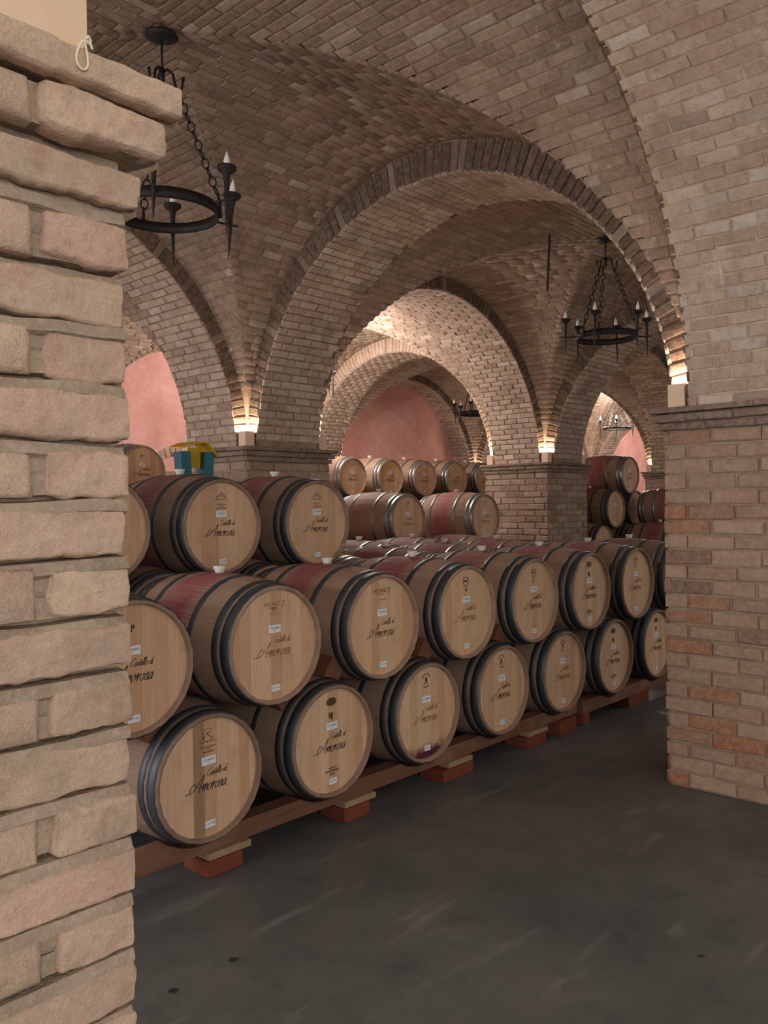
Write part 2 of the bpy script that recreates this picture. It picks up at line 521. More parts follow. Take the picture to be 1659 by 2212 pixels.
class Bricks:
    def __init__(s): s.c, s.L, s.W, s.N, s.d, s.hero = [], [], [], [], [], []

    def add(s, c, L, W, N, l, w, h, hero=False, jit=1.0):
        """c centre on the mortar surface, L/W/N unit axes, l length, w height, h how far the face stands proud"""
        L = np.asarray(L, float); W = np.asarray(W, float); N = np.asarray(N, float)
        if np.dot(np.cross(L, W), N) < 0: L = -L
        a = RNG.normal(0, .012)*jit
        L2 = L*math.cos(a)+W*math.sin(a); W2 = W*math.cos(a)-L*math.sin(a)
        l = l*(1+RNG.normal(0, .02)*jit); w = w*(1+RNG.normal(0, .035)*jit); h = h*(1+RNG.normal(0, .22)*jit)
        s.c.append(np.asarray(c, float)); s.L.append(L2); s.W.append(W2); s.N.append(N); s.d.append((l, w, max(h, .004))); s.hero.append(hero)

    def finish(s, root, mat, maxobj=300, minpx=8.5):
        if not s.c: return
        C = np.array(s.c); L = np.array(s.L); W = np.array(s.W); N = np.array(s.N); D = np.array(s.d)
        px, py, z = project(C)
        to = CAMP-C; dist = np.linalg.norm(to, axis=1)
        face = (to*N).sum(1)/dist
        vis = (z > .3) & (px > -60) & (px < 1720) & (py > -60) & (py < 2270) & (face > 0.02) & (D[:, 1]*FPX/dist > minpx)
        size = np.where(vis, D[:, 0]*D[:, 1]*face/dist**2, 0)
        order = np.argsort(-size)
        pick = [i for i in order[:maxobj] if size[i] > 0]
        pset = set(pick)
        r0 = np.array(root.location)
        for i in pick:
            if s.hero[i]:
                me = hero_variant(int(RNG.integers(0, 16)), mat, max(1.2, round(D[i, 0]/D[i, 1]*2)/2))
            else:
                me = variant_mesh(int(RNG.integers(0, len(VAR))), mat)
            o = bpy.data.objects.new('brick', me)
            COL.objects.link(o); o.parent = root
            m = np.eye(4); m[:3, 0] = L[i]*D[i, 0]; m[:3, 1] = W[i]*D[i, 1]; m[:3, 2] = N[i]*D[i, 2]; m[:3, 3] = C[i]-r0
            o.matrix_local = Matrix(m.tolist())
        rest = [i for i in range(len(C)) if i not in pset]
        if rest:
            vs = []; q0 = []; t0 = []
            for k, i in enumerate(rest):
                v = VAR[int(RNG.integers(0, len(VAR)))][0]*D[i]
                vs.append(C[i]-r0 + v[:, :1]*L[i] + v[:, 1:2]*W[i] + v[:, 2:3]*N[i])
            vs = np.vstack(vs); off = (np.arange(len(rest))*13)[:, None, None]
            q = (VQ[None]+off).reshape(-1, 4); t = (VT[None]+off).reshape(-1, 3)
            me = bpy.data.meshes.new('bricks')
            me.vertices.add(len(vs)); me.vertices.foreach_set('co', vs.astype(np.float32).ravel())
            li = np.concatenate([q.ravel(), t.ravel()]).astype(np.int32)
            me.loops.add(len(li)); me.loops.foreach_set('vertex_index', li)
            ls = np.concatenate([np.arange(0, q.size, 4), q.size+np.arange(0, t.size, 3)]).astype(np.int32)
            me.polygons.add(len(ls)); me.polygons.foreach_set('loop_start', ls)
            me.update(calc_edges=True); me.materials.append(mat)
            o = obj('bricks', me, root); o['kind'] = 'stuff'


def brick_row(B, p0, L, W, N, length, first, blen, bh, proud, gap, hero=False, skip_end=.05):
    """one course along L from p0 (on the mortar plane, at mid height), starting with a piece of length first"""
    u = 0.0; l = first
    L = np.asarray(L, float)
    while u < length-1e-4:
        e = min(u+l, length)
        if e-u > skip_end:
            B.add(np.asarray(p0)+L*((u+e-gap)/2), L, W, N, e-u-gap, bh, proud, hero)
        u = e; l = blen*(1+RNG.normal(0, .05))


# ------------------------------------------------------------------ building grid
X0, Y0, PX, PY, PW = -0.43, 1.108, 5.31, 5.152, 1.08
ZC = 2.28          # top of the caps
ZA = 2.19          # centre height of the arches
REC = 0.14         # corner notch above the caps
ZTOP = 4.9
RV = 0.115         # thickness of the visible arch ring at the crown


def col(i): return X0+PX*i


def row(j): return Y0+PY*j


def uplight(loc, power=UPLIGHT_W):
    d = bpy.data.lights.new('uplight', 'POINT'); d.energy = power; d.color = UPLIGHT_C; d.shadow_soft_size = .03
    o = bpy.data.objects.new('uplight', d); COL.objects.link(o); return o


def light_box(x, y, sx, sy, s, label, power, h=.14, vis=True):
    """open-topped painted sheet box standing in the notch of a pillar cap; (x,y) = outer corner, sx/sy point inwards"""
    w = s
    cxx, cyy = x+sx*w/2, y+sy*w/2
    root = thing('light_box', label, 'light box', (cxx, cyy, ZC if h < .2 else 2.325))
    t = .004
    a = w/2-.012
    m = MB()
    for (x0, x1, y0, y1) in ((-a, a, -a, -a+t), (-a, a, a-t, a), (-a, -a+t, -a+t, a-t), (a-t, a, -a+t, a-t)):
        m.box(x0, x1, y0, y1, 0, h)
    m.box(-a+t, a-t, -a+t, a-t, 0, t)
    m.build('shell', M['tan_box'], root)
    MB().lathe([(.012, .005), (.012, .045), (.026, .065), (.03, .085), (.022, .105), (.004, .115)], 12).build('bulb', M['bulb_lit'], root, smooth=True)
    l = uplight(None, power); l.parent = root; l.location = (0, 0, h-.012)
    return root


def pier(i, j, label, course, blen, bh, faces='xXyY', maxobj=300, bm='brick_pillar', mm='mortar_pillar', hero=False, cut=None):
    x0, y0 = col(i), row(j); x1, y1 = x0+PW, y0+PW
    ctr = (x0+PW/2, y0+PW/2, 0)
    m = MB()
    e = .007 if hero else .012
    h = PW/2-e
    m.box(-h, h, -h+(.03 if hero else 0), h, 0, 2.14)
    cap = ((2.138, 2.182, .020), (2.188, 2.234, .042), (2.240, ZC-.004, .064)) if not hero else ((2.152, 2.207, .020), (2.222, 2.281, .042), (2.285, 2.331, .066))
    for (z0, z1, ov) in cap:
        q = PW/2+ov-.009
        m.box(-q, q, -q, q, z0+.003, z1-.003)
    m.box(-h, h, -h, h, 2.14, ZC-.004)
    # cross-shaped block above the cap carrying the arches
    g = PW/2-REC
    m.box(-g, g, -h, h, ZC-.004, ZC+.02)
    m.box(-h, -g, -g, g, ZC-.004, ZC+.02); m.box(g, h, -g, g, ZC-.004, ZC+.02)
    
    if hero:
        n = int(round(2.138/course)); c = 2.138/n
        rg = np.random.default_rng(5)
        us = np.linspace(-h, h, 90)
        for k in range(n+1):
            zb = 2.138-k*c+(c-bh)/2; zt = zb-(c-bh)
            nz = smooth_noise(us*9, np.full_like(us, k*3.1), rg, 10, 1, 7)*.0022
            prof = [(zb+.034, .001), (zb+.004, .001), (zb+.0015, -.022), (zb-.0035, -.022), (zb-.0055, .006), (zt, .0105), (zt-.006, .0110), (zt-.012, .001), (zt-.028, .001), (zt-.042, -.006)]
            b = len(m.v)
            for iu, u in enumerate(us):
                for (z, d) in prof: m.v.append((u, -h-(d+nz[iu]*(d > .005)), z+nz[iu]*.8))
            q = len(prof)
            for iu in range(len(us)-1):
                for a in range(q-1): m.f.append((b+iu*q+a, b+iu*q+a+1, b+(iu+1)*q+a+1, b+(iu+1)*q+a))
    root = obj('brick_pillar', m.mesh('brick_pillar', M[mm]), None, ctr)
    tag(root, label, 'pillar', None, 'thing')
    B = Bricks(); K = Bricks()
    FS = {'y': ((x1, y0), (-1, 0, 0), (0, -1, 0)), 'x': ((x0, y1), (0, -1, 0), (-1, 0, 0)), 'Y': ((x0, y1), (1, 0, 0), (0, 1, 0)), 'X': ((x1, y0), (0, 1, 0), (1, 0, 0))}
    for fk in faces:
        (px, py), L, N = FS[fk]
        L = np.array(L, float); N = np.array(N, float)
        hf = hero and fk in 'yX'
        sh = .03 if hero and fk != 'y' else 0
        n = int(round(2.138/course)); c = 2.138/n
        for k in range(n):
            zt = 2.138-(k+.5)*c
            par = (k+(0 if fk in 'yY' else 1)) % 2
            first = blen*.5 if par == 0 else blen
            p = np.array([px, py, zt]) - N*e + L*sh
            brick_row(B, p, L, (0, 0, 1), N, PW-sh, first, blen, bh, e+(.002 if not hf else .005), .012 if not hf else .018, hf)
        for ci, (z0, z1, ov) in enumerate(cap):
            p = np.array([px, py, (z0+z1)/2]) - L*(ov-sh) + N*(ov-.009)
            brick_row(B if hero else K, p, L, (0, 0, 1), N, PW+2*ov-sh, blen*(1, .7, 1.2)[ci], blen*(1.2 if hero else 1), z1-z0-.002, .012 if not hero else .017, .008, hf)
    B.finish(root, M[bm], maxobj)
    K.finish(root, M['brick_cap'], min(maxobj, 60))
    return root


def arch(axis, i, j, label, blen=.215, course=.073, maxobj=300, rings='ab', ncap=None, bm='brick_arch', mm='mortar_arch', proud=.013, ringmat=None):
    """brick arch band. axis 'x': spans X between columns i and i+1 at row j; axis 'y': spans Y between rows j, j+1 at column i"""
    if axis == 'x':
        u0, u1 = col(i)+PW, col(i+1); v0, v1 = row(j)+REC, row(j)+PW-REC
        P = lambda u, v, z: (u, v, z)
    else:
        u0, u1 = row(j)+PW, row(j+1); v0, v1 = col(i)+REC, col(i)+PW-REC
        P = lambda u, v, z: (v, u, z)
    uc, R = (u0+u1)/2, (u1-u0)/2
    n = 56
    e = .012
    th = [math.pi*k/n for k in range(n+1)]
    arc0 = [(uc-(R+e)*math.cos(t), ZA+(R+e)*math.sin(t)) for t in th]
    arc = [(u, max(z, ZC)) for u, z in arc0]
    ext = REC-.004
    prof = [(u0-ext, ZC+.005)] + [(arc[0][0], ZC-.0)] + arc[1:-1] + [(arc[-1][0], ZC-.0)] + [(u1+ext, ZC+.005)]
    mx = (u0+u1)/2
    base = P(mx, (v0+v1)/2, 0)
    V, Fc = [], []
    k = len(prof)
    for v in (v0+e, v1-e):
        for (u, z) in prof: V.append(P(u, v, z))
        for (u, z) in prof: V.append(P(u, v, ZTOP))
    for a in range(k-1):
        Fc.append((a, a+1, k+a+1, k+a))
        Fc.append((2*k+a+1, 2*k+a, 3*k+a, 3*k+a+1))
        Fc.append((a+1, a, 2*k+a, 2*k+a+1))
        Fc.append((k+a, k+a+1, 3*k+a+1, 3*k+a))
    Fc += [(0, k, 3*k, 2*k), (k-1, 3*k-1, 4*k-1, 2*k-1)]
    V = [(x-base[0], y-base[1], z) for (x, y, z) in V]
    if axis == 'y': Fc = [tuple(reversed(f)) for f in Fc]
    root = obj('brick_arch', mesh('brick_arch', V, Fc, M[mm]), None, base)
    tag(root, label, 'arch', None, 'thing')
    B = Bricks()
    L = np.array(P(0, 1, 0), float)
    nc = int(round(math.pi*R/course))
    zmin = ZC+.02 if (i, j) != (0, 0) else 2.34
    for c in range(nc):
        t = math.pi*(c+.5)/nc
        ca, sa = math.cos(t), math.sin(t)
        N = np.array(P(ca, 0, -sa), float)
        W = np.array(P(sa, 0, ca), float)
        p = np.array(P(uc-(R+e)*ca, v0, ZA+(R+e)*sa), float)
        if p[2] < ZC+.02: continue
        first = blen*(.5 if c % 2 else 1.0)
        brick_row(B, p, L, W, N, v1-v0, first, blen, math.pi*R/nc-.011, proud, .011)
    B.finish(root, M[bm], maxobj)
    RB = Bricks()
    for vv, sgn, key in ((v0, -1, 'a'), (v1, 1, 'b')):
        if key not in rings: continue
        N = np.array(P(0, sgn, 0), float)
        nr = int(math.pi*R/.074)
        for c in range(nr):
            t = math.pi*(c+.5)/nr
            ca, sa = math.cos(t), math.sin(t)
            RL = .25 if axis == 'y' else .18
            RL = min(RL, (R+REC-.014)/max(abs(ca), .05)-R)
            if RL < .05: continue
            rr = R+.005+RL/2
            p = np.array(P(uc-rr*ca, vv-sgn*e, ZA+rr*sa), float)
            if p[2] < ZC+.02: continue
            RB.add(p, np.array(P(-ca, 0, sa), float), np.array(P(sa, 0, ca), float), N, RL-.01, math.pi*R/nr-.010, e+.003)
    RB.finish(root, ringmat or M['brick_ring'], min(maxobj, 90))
    return root


def vault(i, j, maxobj=300, bricks=True, blen=.215, course=.073, bm='brick_vault', mm='mortar_vault'):
    """groin vault over the bay between columns i,i+1 and rows j,j+1"""
    xa, xb = col(i)+PW-REC, col(i+1)+REC
    ya, yb = row(j)+PW-REC, row(j+1)+REC
    cx, cy = (xa+xb)/2, (ya+yb)/2
    a, b = (xb-xa)/2+.004, (yb-ya)/2+.004
    z0 = ZC-.03
    H = (col(i+1)-col(i)-PW)/2+RV
    n = 44
    t = np.linspace(-math.pi/2, math.pi/2, n+1)
    S = np.sin(t)
    Xg, Yg = np.meshgrid(S, S, indexing='ij')
    Z = z0+H*np.sqrt(np.clip(1-np.minimum(Xg**2, Yg**2), 0, 1))
    v = np.stack([Xg*a, Yg*b, Z], -1).reshape(-1, 3)
    idx = np.arange((n+1)**2).reshape(n+1, n+1)
    f = np.stack([idx[:-1, :-1], idx[:-1, 1:], idx[1:, 1:], idx[1:, :-1]], -1).reshape(-1, 4)
    root = obj('ceiling', mesh('ceiling', v, f, M[mm]), None, (cx, cy, 0))
    root['kind'] = 'structure'
    if not bricks: return root
    B = Bricks()
    for ax in (0, 1):
        aa, bb = (a, b) if ax == 0 else (b, a)
        # courses on the barrel whose axis is along ax; profile over the other axis
        fine = np.linspace(-math.pi/2, math.pi/2, 2000)
        yy = bb*np.sin(fine); zz = H*np.cos(fine)
        s = np.concatenate([[0], np.cumsum(np.hypot(np.diff(yy), np.diff(zz)))])
        nc = int(round(s[-1]/course))
        for c in range(nc):
            ph = np.interp((c+.5)*s[-1]/nc, s, fine)
            y, z = bb*math.sin(ph), z0+H*math.cos(ph)
            nn = np.array([-y/bb**2, -(z-z0)/H**2]); nn /= np.linalg.norm(nn)
            ww = np.array([-nn[1], nn[0]])
            g = aa*abs(math.sin(ph))
            for sg in (-1, 1):
                ln = aa-g
                if ln < .07: continue
                if ax == 0:
                    P = lambda u: np.array([cx+sg*(g+u), cy+y, z]); L = (sg, 0, 0); N = (0, nn[0], nn[1]); W = (0, ww[0], ww[1])
                else:
                    P = lambda u: np.array([cx+y, cy+sg*(g+u), z]); L = (0, sg, 0); N = (nn[0], 0, nn[1]); W = (ww[0], 0, ww[1])
                first = blen*random.uniform(.45, 1.0)
                brick_row(B, P(0), L, W, N, ln, first, blen, s[-1]/nc-.010, .008, .010, skip_end=.04)
    B.finish(root, M[bm], maxobj)
    return root


# ------------------------------------------------------------------ floor and walls
fl = MB().box(-6, 28, -6, 13.4, -.2, 0)
f = fl.build('floor', M['floor']); f['kind'] = 'structure'
for i in range(-1, 5):
    w = MB().box(col(i)+PW+.005, col(i+1)-.005, row(2)+.62, row(2)+.9, 0, ZTOP).build('wall_back', M['pink']); w['kind'] = 'structure'
# low brick-edged doorway head in the pink wall
m = Bricks()
w2 = MB().box(26.9, 27.2, -6, 13, 0, ZTOP).build('wall_right', M['pink']); w2['kind'] = 'structure'

# ------------------------------------------------------------------ pillars
pier(0, 0, 'pale worn brick pillar close by at the left edge, string loop on its cap', .081, .286, .066, maxobj=300, bm='brick_near', mm='mortar_near', hero=True)
pier(1, 0, 'brown brick pillar at the right edge standing on the bare concrete floor', .0895, .285, .0765, maxobj=300)
pier(1, 1, 'brick pillar rising behind the two dark-hooped top barrels, light box glowing on its cap', .0895, .285, .0765, maxobj=160, bm='brick_vault')
pier(2, 1, 'brick pillar between the steel-hooped barrels and the red barrel stack, with pale corner', .0895, .285, .0765, maxobj=220, bm='brick_vault')
pier(3, 1, 'far brick pillar mostly hidden, its cap just left of the right-hand pillar', .0895, .285, .0765, maxobj=60)
pier(3, 2, 'far brick pillar against the back wall right of the middle pink wall', .0895, .285, .0765, maxobj=40)
pier(4, 2, 'farthest brick pillar against the back wall beside the right pink lunette', .0895, .285, .0765, maxobj=40)
pier(2, 2, 'back wall brick pillar hidden behind the pillar with the glowing light box', .1, .25, .085, maxobj=20)
pier(2, 0, 'brick pillar hidden behind the right-hand pillar', .1, .25, .085, maxobj=0)

# ------------------------------------------------------------------ arches
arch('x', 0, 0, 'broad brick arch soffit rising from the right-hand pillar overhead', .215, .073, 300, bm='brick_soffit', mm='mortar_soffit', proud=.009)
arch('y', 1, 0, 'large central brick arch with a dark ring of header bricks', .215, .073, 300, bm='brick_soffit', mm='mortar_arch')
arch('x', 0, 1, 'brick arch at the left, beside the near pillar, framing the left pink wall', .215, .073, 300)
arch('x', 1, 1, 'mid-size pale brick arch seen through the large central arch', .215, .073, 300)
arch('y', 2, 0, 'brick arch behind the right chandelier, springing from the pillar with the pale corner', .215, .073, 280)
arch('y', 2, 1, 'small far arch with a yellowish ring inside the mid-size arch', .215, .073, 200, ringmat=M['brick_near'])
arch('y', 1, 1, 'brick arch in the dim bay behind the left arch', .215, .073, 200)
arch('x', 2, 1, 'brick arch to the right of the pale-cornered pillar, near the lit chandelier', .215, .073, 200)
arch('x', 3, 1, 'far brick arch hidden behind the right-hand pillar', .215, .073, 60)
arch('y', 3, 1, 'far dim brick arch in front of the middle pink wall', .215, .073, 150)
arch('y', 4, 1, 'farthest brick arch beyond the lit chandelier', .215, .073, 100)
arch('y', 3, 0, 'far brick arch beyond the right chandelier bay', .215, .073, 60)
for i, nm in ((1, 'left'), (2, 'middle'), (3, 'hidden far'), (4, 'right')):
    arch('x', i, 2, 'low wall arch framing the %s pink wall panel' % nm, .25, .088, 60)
for k in (1, 2):
    pass

# ------------------------------------------------------------------ vaults
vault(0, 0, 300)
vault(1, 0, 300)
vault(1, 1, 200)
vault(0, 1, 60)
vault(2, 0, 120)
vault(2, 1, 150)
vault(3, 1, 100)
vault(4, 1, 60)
vault(3, 0, 0)
vault(0, -1, 0, False)
vault(1, -1, 0, False)
vault(-1, 0, 0, False)

# ------------------------------------------------------------------ light boxes in the cap notches
BX = .128
lb = light_box(.618, 1.118, -1, 1, .136, 'tan painted box on the cap of the near left pillar', UPLIGHT_W*.5, .26)
PNAME = {(0, 0): 'near left pillar', (1, 0): 'right-hand pillar', (1, 1): 'pillar behind the top barrels', (2, 1): 'pale-cornered middle pillar', (3, 1): 'far right pillar', (3, 2): 'back pillar by the middle pink wall', (4, 2): 'back pillar by the right pink wall', (2, 2): 'hidden back wall pillar'}
CN = {(-1, -1): 'front corner', (1, -1): 'right corner', (-1, 1): 'left corner', (1, 1): 'rear corner'}
for (i, j) in ((0, 0), (1, 0), (1, 1), (2, 1), (3, 1), (2, 2), (3, 2), (4, 2)):
    for sx in (-1, 1):
        for sy in (-1, 1):
            if (i, j) == (0, 0) and not (sx == 1 and sy == 1): continue
            if j == 2 and sy == 1: continue
            x = col(i)+(PW-.006 if sx > 0 else .006); y = row(j)+(PW-.006 if sy > 0 else .006)
            light_box(x, y, -sx, -sy, BX, 'tan uplight box, %s of the %s cap' % (CN[(sx, sy)], PNAME[(i, j)]), UPLIGHT_W*(2.0 if j == 2 else 1.0))

# ------------------------------------------------------------------ barrels
BL, RB_, RE, RH = 0.95, 0.3365, 0.291, 0.272


def rad(y): return RB_-(RB_-RE)*((y-BL/2)/(BL/2))**2


NST = 26
def barrel_body_mesh():
    ys = [0, .012, .05, .1, .16, .22, .29, .36, .43, .475, .52, .59, .66, .73, .79, .85, .9, .938, .95]
    prof = [(.26, .038), (RH, .036), (RH+.003, .006), (RE-.006, 0.0)] + [(rad(y), y) for y in ys[1:-1]] + [(RE-.006, BL), (RH+.003, BL-.006), (RH, BL-.036), (.26, BL-.038)]
    n = NST*3
    v, f = [], []
    for r, y in prof:
        for k in range(n):
            a = 2*math.pi*k/n
            rr = r-(.0022 if k % 3 == 0 and r > RH+.002 else 0)
            v.append((rr*math.cos(a), y, rr*math.sin(a)))
    for i in range(len(prof)-1):
        for k in range(n):
            a, b = i*n+k, i*n+(k+1) % n
            f.append((a, a+n, b+n, b)[::-1] if False else (a, b, b+n, a+n)[::-1])
    return mesh('staves', v, f, M['staves'], True)


def hoop_mesh(y0, y1, mat):
    n = 64
    t = .0035
    prof = [(rad(y0)+.0005, y0), (rad(y0)+t, y0+.0008), (rad((y0+y1)/2)+t, (y0+y1)/2), (rad(y1)+t, y1-.0008), (rad(y1)+.0005, y1)]
    v, f = [], []
    for r, y in prof:
        for k in range(n):
            a = 2*math.pi*k/n
            v.append((r*math.cos(a), y, r*math.sin(a)))
    for i in range(len(prof)-1):
        for k in range(n):
            a, b = i*n+k, i*n+(k+1) % n
            f.append((a, a+n, b+n, b))
    return mesh('hoop', v, f, mat, True)


BODY = barrel_body_mesh()
HOOPS = {}
for mk in ('hoop_dark', 'hoop_steel'):
    hs = []
    for (y0, y1) in ((.014, .066), (.084, .122), (.268, .304)):
        hs.append(hoop_mesh(y0, y1, M[mk])); hs.append(hoop_mesh(BL-y1, BL-y0, M[mk]))
    HOOPS[mk] = hs

edges = [-.273, -.215, -.148, -.083, -.022, .046, .112, .176, .232, .273]
BOARDS = []
for k in range(len(edges)-1):
    a, b = edges[k]+.00015, edges[k+1]-.00015
    xs = np.linspace(a, b, 7)
    R = RH+.0015
    zt = [math.sqrt(max(R*R-x*x, 1e-6)) for x in xs]
    loop = [(x, -z) for x, z in zip(xs, zt)] + [(x, z) for x, z in zip(xs[::-1], zt[::-1])]
    n = len(loop)
    v = [(x, .0005, z) for x, z in loop]
    cxm = (a+b)/2
    v2 = [(cxm+(x-cxm)*.994, -.0008, z*.999) for x, z in loop]
    f = [tuple(range(n, 2*n))] + [(i, (i+1) % n, n+(i+1) % n, n+i) for i in range(n)]
    BOARDS.append(mesh('head_board', v+v2, f, M['head']))
_n = 40
REAR = mesh('rear_head', [(RH*math.cos(2*math.pi*k/_n), BL-.034, RH*math.sin(2*math.pi*k/_n)) for k in range(_n)], [tuple(range(_n))[::-1]], M['head'])
BUNG = MB().lathe([(.001, -.004), (.020, -.004), (.024, .004), (.034, .030), (.034, .034), (.026, .034), (.020, .022), (.001, .020)], 18).mesh('bung', M['bung'], True)


# ---- script lettering and stamps as thin ribbons on the head
def ribbon(strokes, width, name, mat, thick=None):
    v, f = [], []
    for st in strokes:
        pts = np.array(st, float)
        if len(pts) > 2:   # catmull-rom
            P = np.vstack([2*pts[0]-pts[1], pts, 2*pts[-1]-pts[-2]])
            out = []
            for i in range(1, len(P)-2):
                for q in np.linspace(0, 1, 5, endpoint=False):
                    p0, p1, p2, p3 = P[i-1], P[i], P[i+1], P[i+2]
                    out.append(.5*((2*p1)+(-p0+p2)*q+(2*p0-5*p1+4*p2-p3)*q*q+(-p0+3*p1-3*p2+p3)*q**3))
            out.append(pts[-1]); pts = np.array(out)
        d = np.gradient(pts, axis=0)
        d /= np.maximum(np.linalg.norm(d, axis=1, keepdims=True), 1e-9)
        nrm = np.stack([-d[:, 1], d[:, 0]], 1)
        # pen-like weight: downstrokes heavier
        wt = width*(.55+.75*np.abs(d[:, 1]))[:, None]
        A, Bq = pts+nrm*wt/2, pts-nrm*wt/2
        b = len(v)
        for p, q in zip(A, Bq): v += [(p[0], 0, p[1]), (q[0], 0, q[1])]
        for i in range(len(pts)-1): f.append((b+2*i, b+2*i+1, b+2*i+3, b+2*i+2))
    return mesh(name, v, f, mat)


GL = {
 'm': ([[(0, .45), (.18, .98), (.2, .0)], [(.2, .35), (.42, .98), (.55, .85), (.52, 0)], [(.53, .35), (.76, .98), (.9, .85), (.86, .1), (1.05, .1)]], 1.02),
 'o': ([[(.45, .95), (.15, .8), (.05, .4), (.22, .02), (.5, .15), (.6, .6), (.45, .95), (.62, .85), (.8, .9)]], .72),
 'r': ([[(0, .45), (.2, 1.05), (.22, .95), (.2, 0)], [(.2, .45), (.4, .9), (.6, .95)]], .58),
 's': ([[(0, .15), (.38, 1.05), (.42, .7), (.5, .3), (.35, .02), (.1, .08)], [(.4, .05), (.65, .2)]], .62),
 'a': ([[(.55, .85), (.3, .98), (.06, .5), (.15, .03), (.4, .2), (.58, .9)], [(.58, .95), (.55, .1), (.75, .12)]], .75),
 'e': ([[(0, .4), (.4, .65), (.36, .98), (.12, .8), (.06, .3), (.25, .0), (.55, .25)]], .52),
 't': ([[(.2, 1.7), (.15, .15), (.4, .1)], [(-.05, 1.15), (.45, 1.2)]], .42),
 'l': ([[(0, .3), (.32, 1.6), (.3, 2.0), (.15, 1.6), (.12, .15), (.38, .15)]], .4),
 'd': ([[(.5, .85), (.25, .98), (.05, .5), (.15, .03), (.4, .2), (.56, .9)], [(.66, 2.0), (.55, .1), (.75, .12)]], .75),
 'i': ([[(.1, .95), (.1, .1), (.35, .12)], [(.16, 1.35), (.2, 1.45)]], .36),
 'C': ([[(1.2, 1.6), (1.0, 2.0), (.5, 1.7), (.15, .9), (.35, .1), (.85, .05), (1.2, .4)]], 1.2),
 'A': ([[(-1.3, .35), (-1.25, .15), (-.9, .1), (-.3, .5), (.45, 1.5), (.95, 2.35), (.8, 1.3), (.72, .1), (.95, .0)], [(.1, .85), (.5, .75), (.95, .85)], [(-.9, .1), (-.95, .9), (-.5, 1.4), (-.2, 1.0)]], 1.1),
}


def word(txt, x0, y0, size, slant=.35):
    out = []; x = 0
    for ch in txt:
        if ch == ' ': x += .5; continue
        st, adv = GL[ch]
        for s in st: out.append([(x0+(x+px+py*slant)*size, y0+py*size) for px, py in s])
        x += adv
    return out


SCRIPT_STROKES = word('Castello di', -.012, .020, .0168) + word('Amorosa', -.078, -.046, .0315)
SCRIPT_STROKES += [[(-.128, -.038), (-.121, -.046)]]
def script_mesh(k, w_):
    n = len(word('Castello di', 0, 0, 1))
    a = ribbon(SCRIPT_STROKES[:n], w_*.68, 'a', M[k]); b = ribbon(SCRIPT_STROKES[n:], w_, 'b', M[k])
    v = [tuple(p.co) for me in (a, b) for p in me.vertices]; q = len(a.vertices)
    f = [tuple(p.vertices) for p in a.polygons] + [tuple(i+q for i in p.vertices) for p in b.polygons]
    bpy.data.meshes.remove(a); bpy.data.meshes.remove(b)
    return mesh('winery_script', v, f, M[k])


SCRIPT = {k: script_mesh(k, w_) for k, w_ in (('ink', .0034), ('burn', .0034), ('burn_faint', .0034))}


def arc_pts(cx, cz, r, a0, a1, n=9): return [(cx+r*math.cos(math.radians(a0+(a1-a0)*k/(n-1))), cz+r*math.sin(math.radians(a0+(a1-a0)*k/(n-1)))) for k in range(n)]


def dashes(y, w_, n, h):
    out = []
    for k in range(n):
        x = -w_/2+w_*(k+.5)/n
        out.append([(x-w_/n*.28, y-h/2), (x+random.uniform(-.1, .2)*w_/n, y+h/2)])
        if k % 2: out.append([(x-w_/n*.25, y+random.uniform(-.3, .3)*h), (x+w_/n*.28, y+random.uniform(-.3, .3)*h)])
    return out


STAMP = {}
mount = [[(-.034, .178), (-.006, .205), (.006, .214), (.03, .186)], [(-.02, .19), (.026, .19), (.034, .178)], [(-.006, .188), (.012, .206)], arc_pts(0, .135, .055, 150, 30)]
mount += [[(x, .162+.0), (x+.002, .172)] for x in (-.032, -.022, -.012, -.002, .008, .018, .028)]
STAMP['mountain'] = (mount + dashes(.138, .07, 9, .007) + dashes(.126, .03, 4, .006) + dashes(.114, .08, 10, .007), .0026)
STAMP['round'] = ([arc_pts(0, .196, .030, 40, 330, 15), [(-.034, .178), (.004, .21), (.012, .204)], [(-.012, .208), (.012, .186), (.03, .178)], [(-.004, .196), (.016, .196)]] + [[(x, .160+.14*x*x), (x+.003, .169)] for x in (-.048, -.034, -.02, -.006, .008, .022, .036, .048)] + dashes(.142, .085, 11, .007) + dashes(.132, .03, 4, .005) + dashes(.118, .06, 8, .009), .0026)
STAMP['figure'] = ([arc_pts(0, .196, .034, 165, 15, 9), [(0, .212), (-.004, .196), (-.014, .166)], [(0, .212), (.004, .192), (.012, .166)], [(-.008, .198), (.01, .19)], [(-.003, .203), (.004, .185)]] + dashes(.152, .05, 6, .006), .0052)
STAMP['fan'] = ([arc_pts(0, .192, .028, 0, 360, 17), [(-.016, .204), (0, .186), (.016, .206)], [(-.006, .2), (0, .186), (.006, .2)], [(0, .156), (-.004, .142), (.003, .128)], [(.002, .15), (.008, .138), (-.004, .13)]], .0045)
STAMP['w'] = ([[(-.016, .150), (-.012, .120), (-.002, .148), (.004, .120), (.010, .150)], [(-.004, .138), (.002, .108), (.008, .136)]], .0045)
STAMP['cooper'] = (dashes(.178, .03, 3, .018) + [[(-.002, .166), (-.002, .156)]], .005)
STAMP['foot'] = (dashes(-.145, .05, 6, .007) + dashes(-.160, .10, 11, .013) + dashes(-.178, .035, 4, .010), .004)
STAMP_ME = {}


def stamp(kind, mat):
    if (kind, mat) not in STAMP_ME:
        s, w_ = STAMP[kind]
        STAMP_ME[(kind, mat)] = ribbon(s, w_, 'brand_mark', M[mat])
    return STAMP_ME[(kind, mat)]


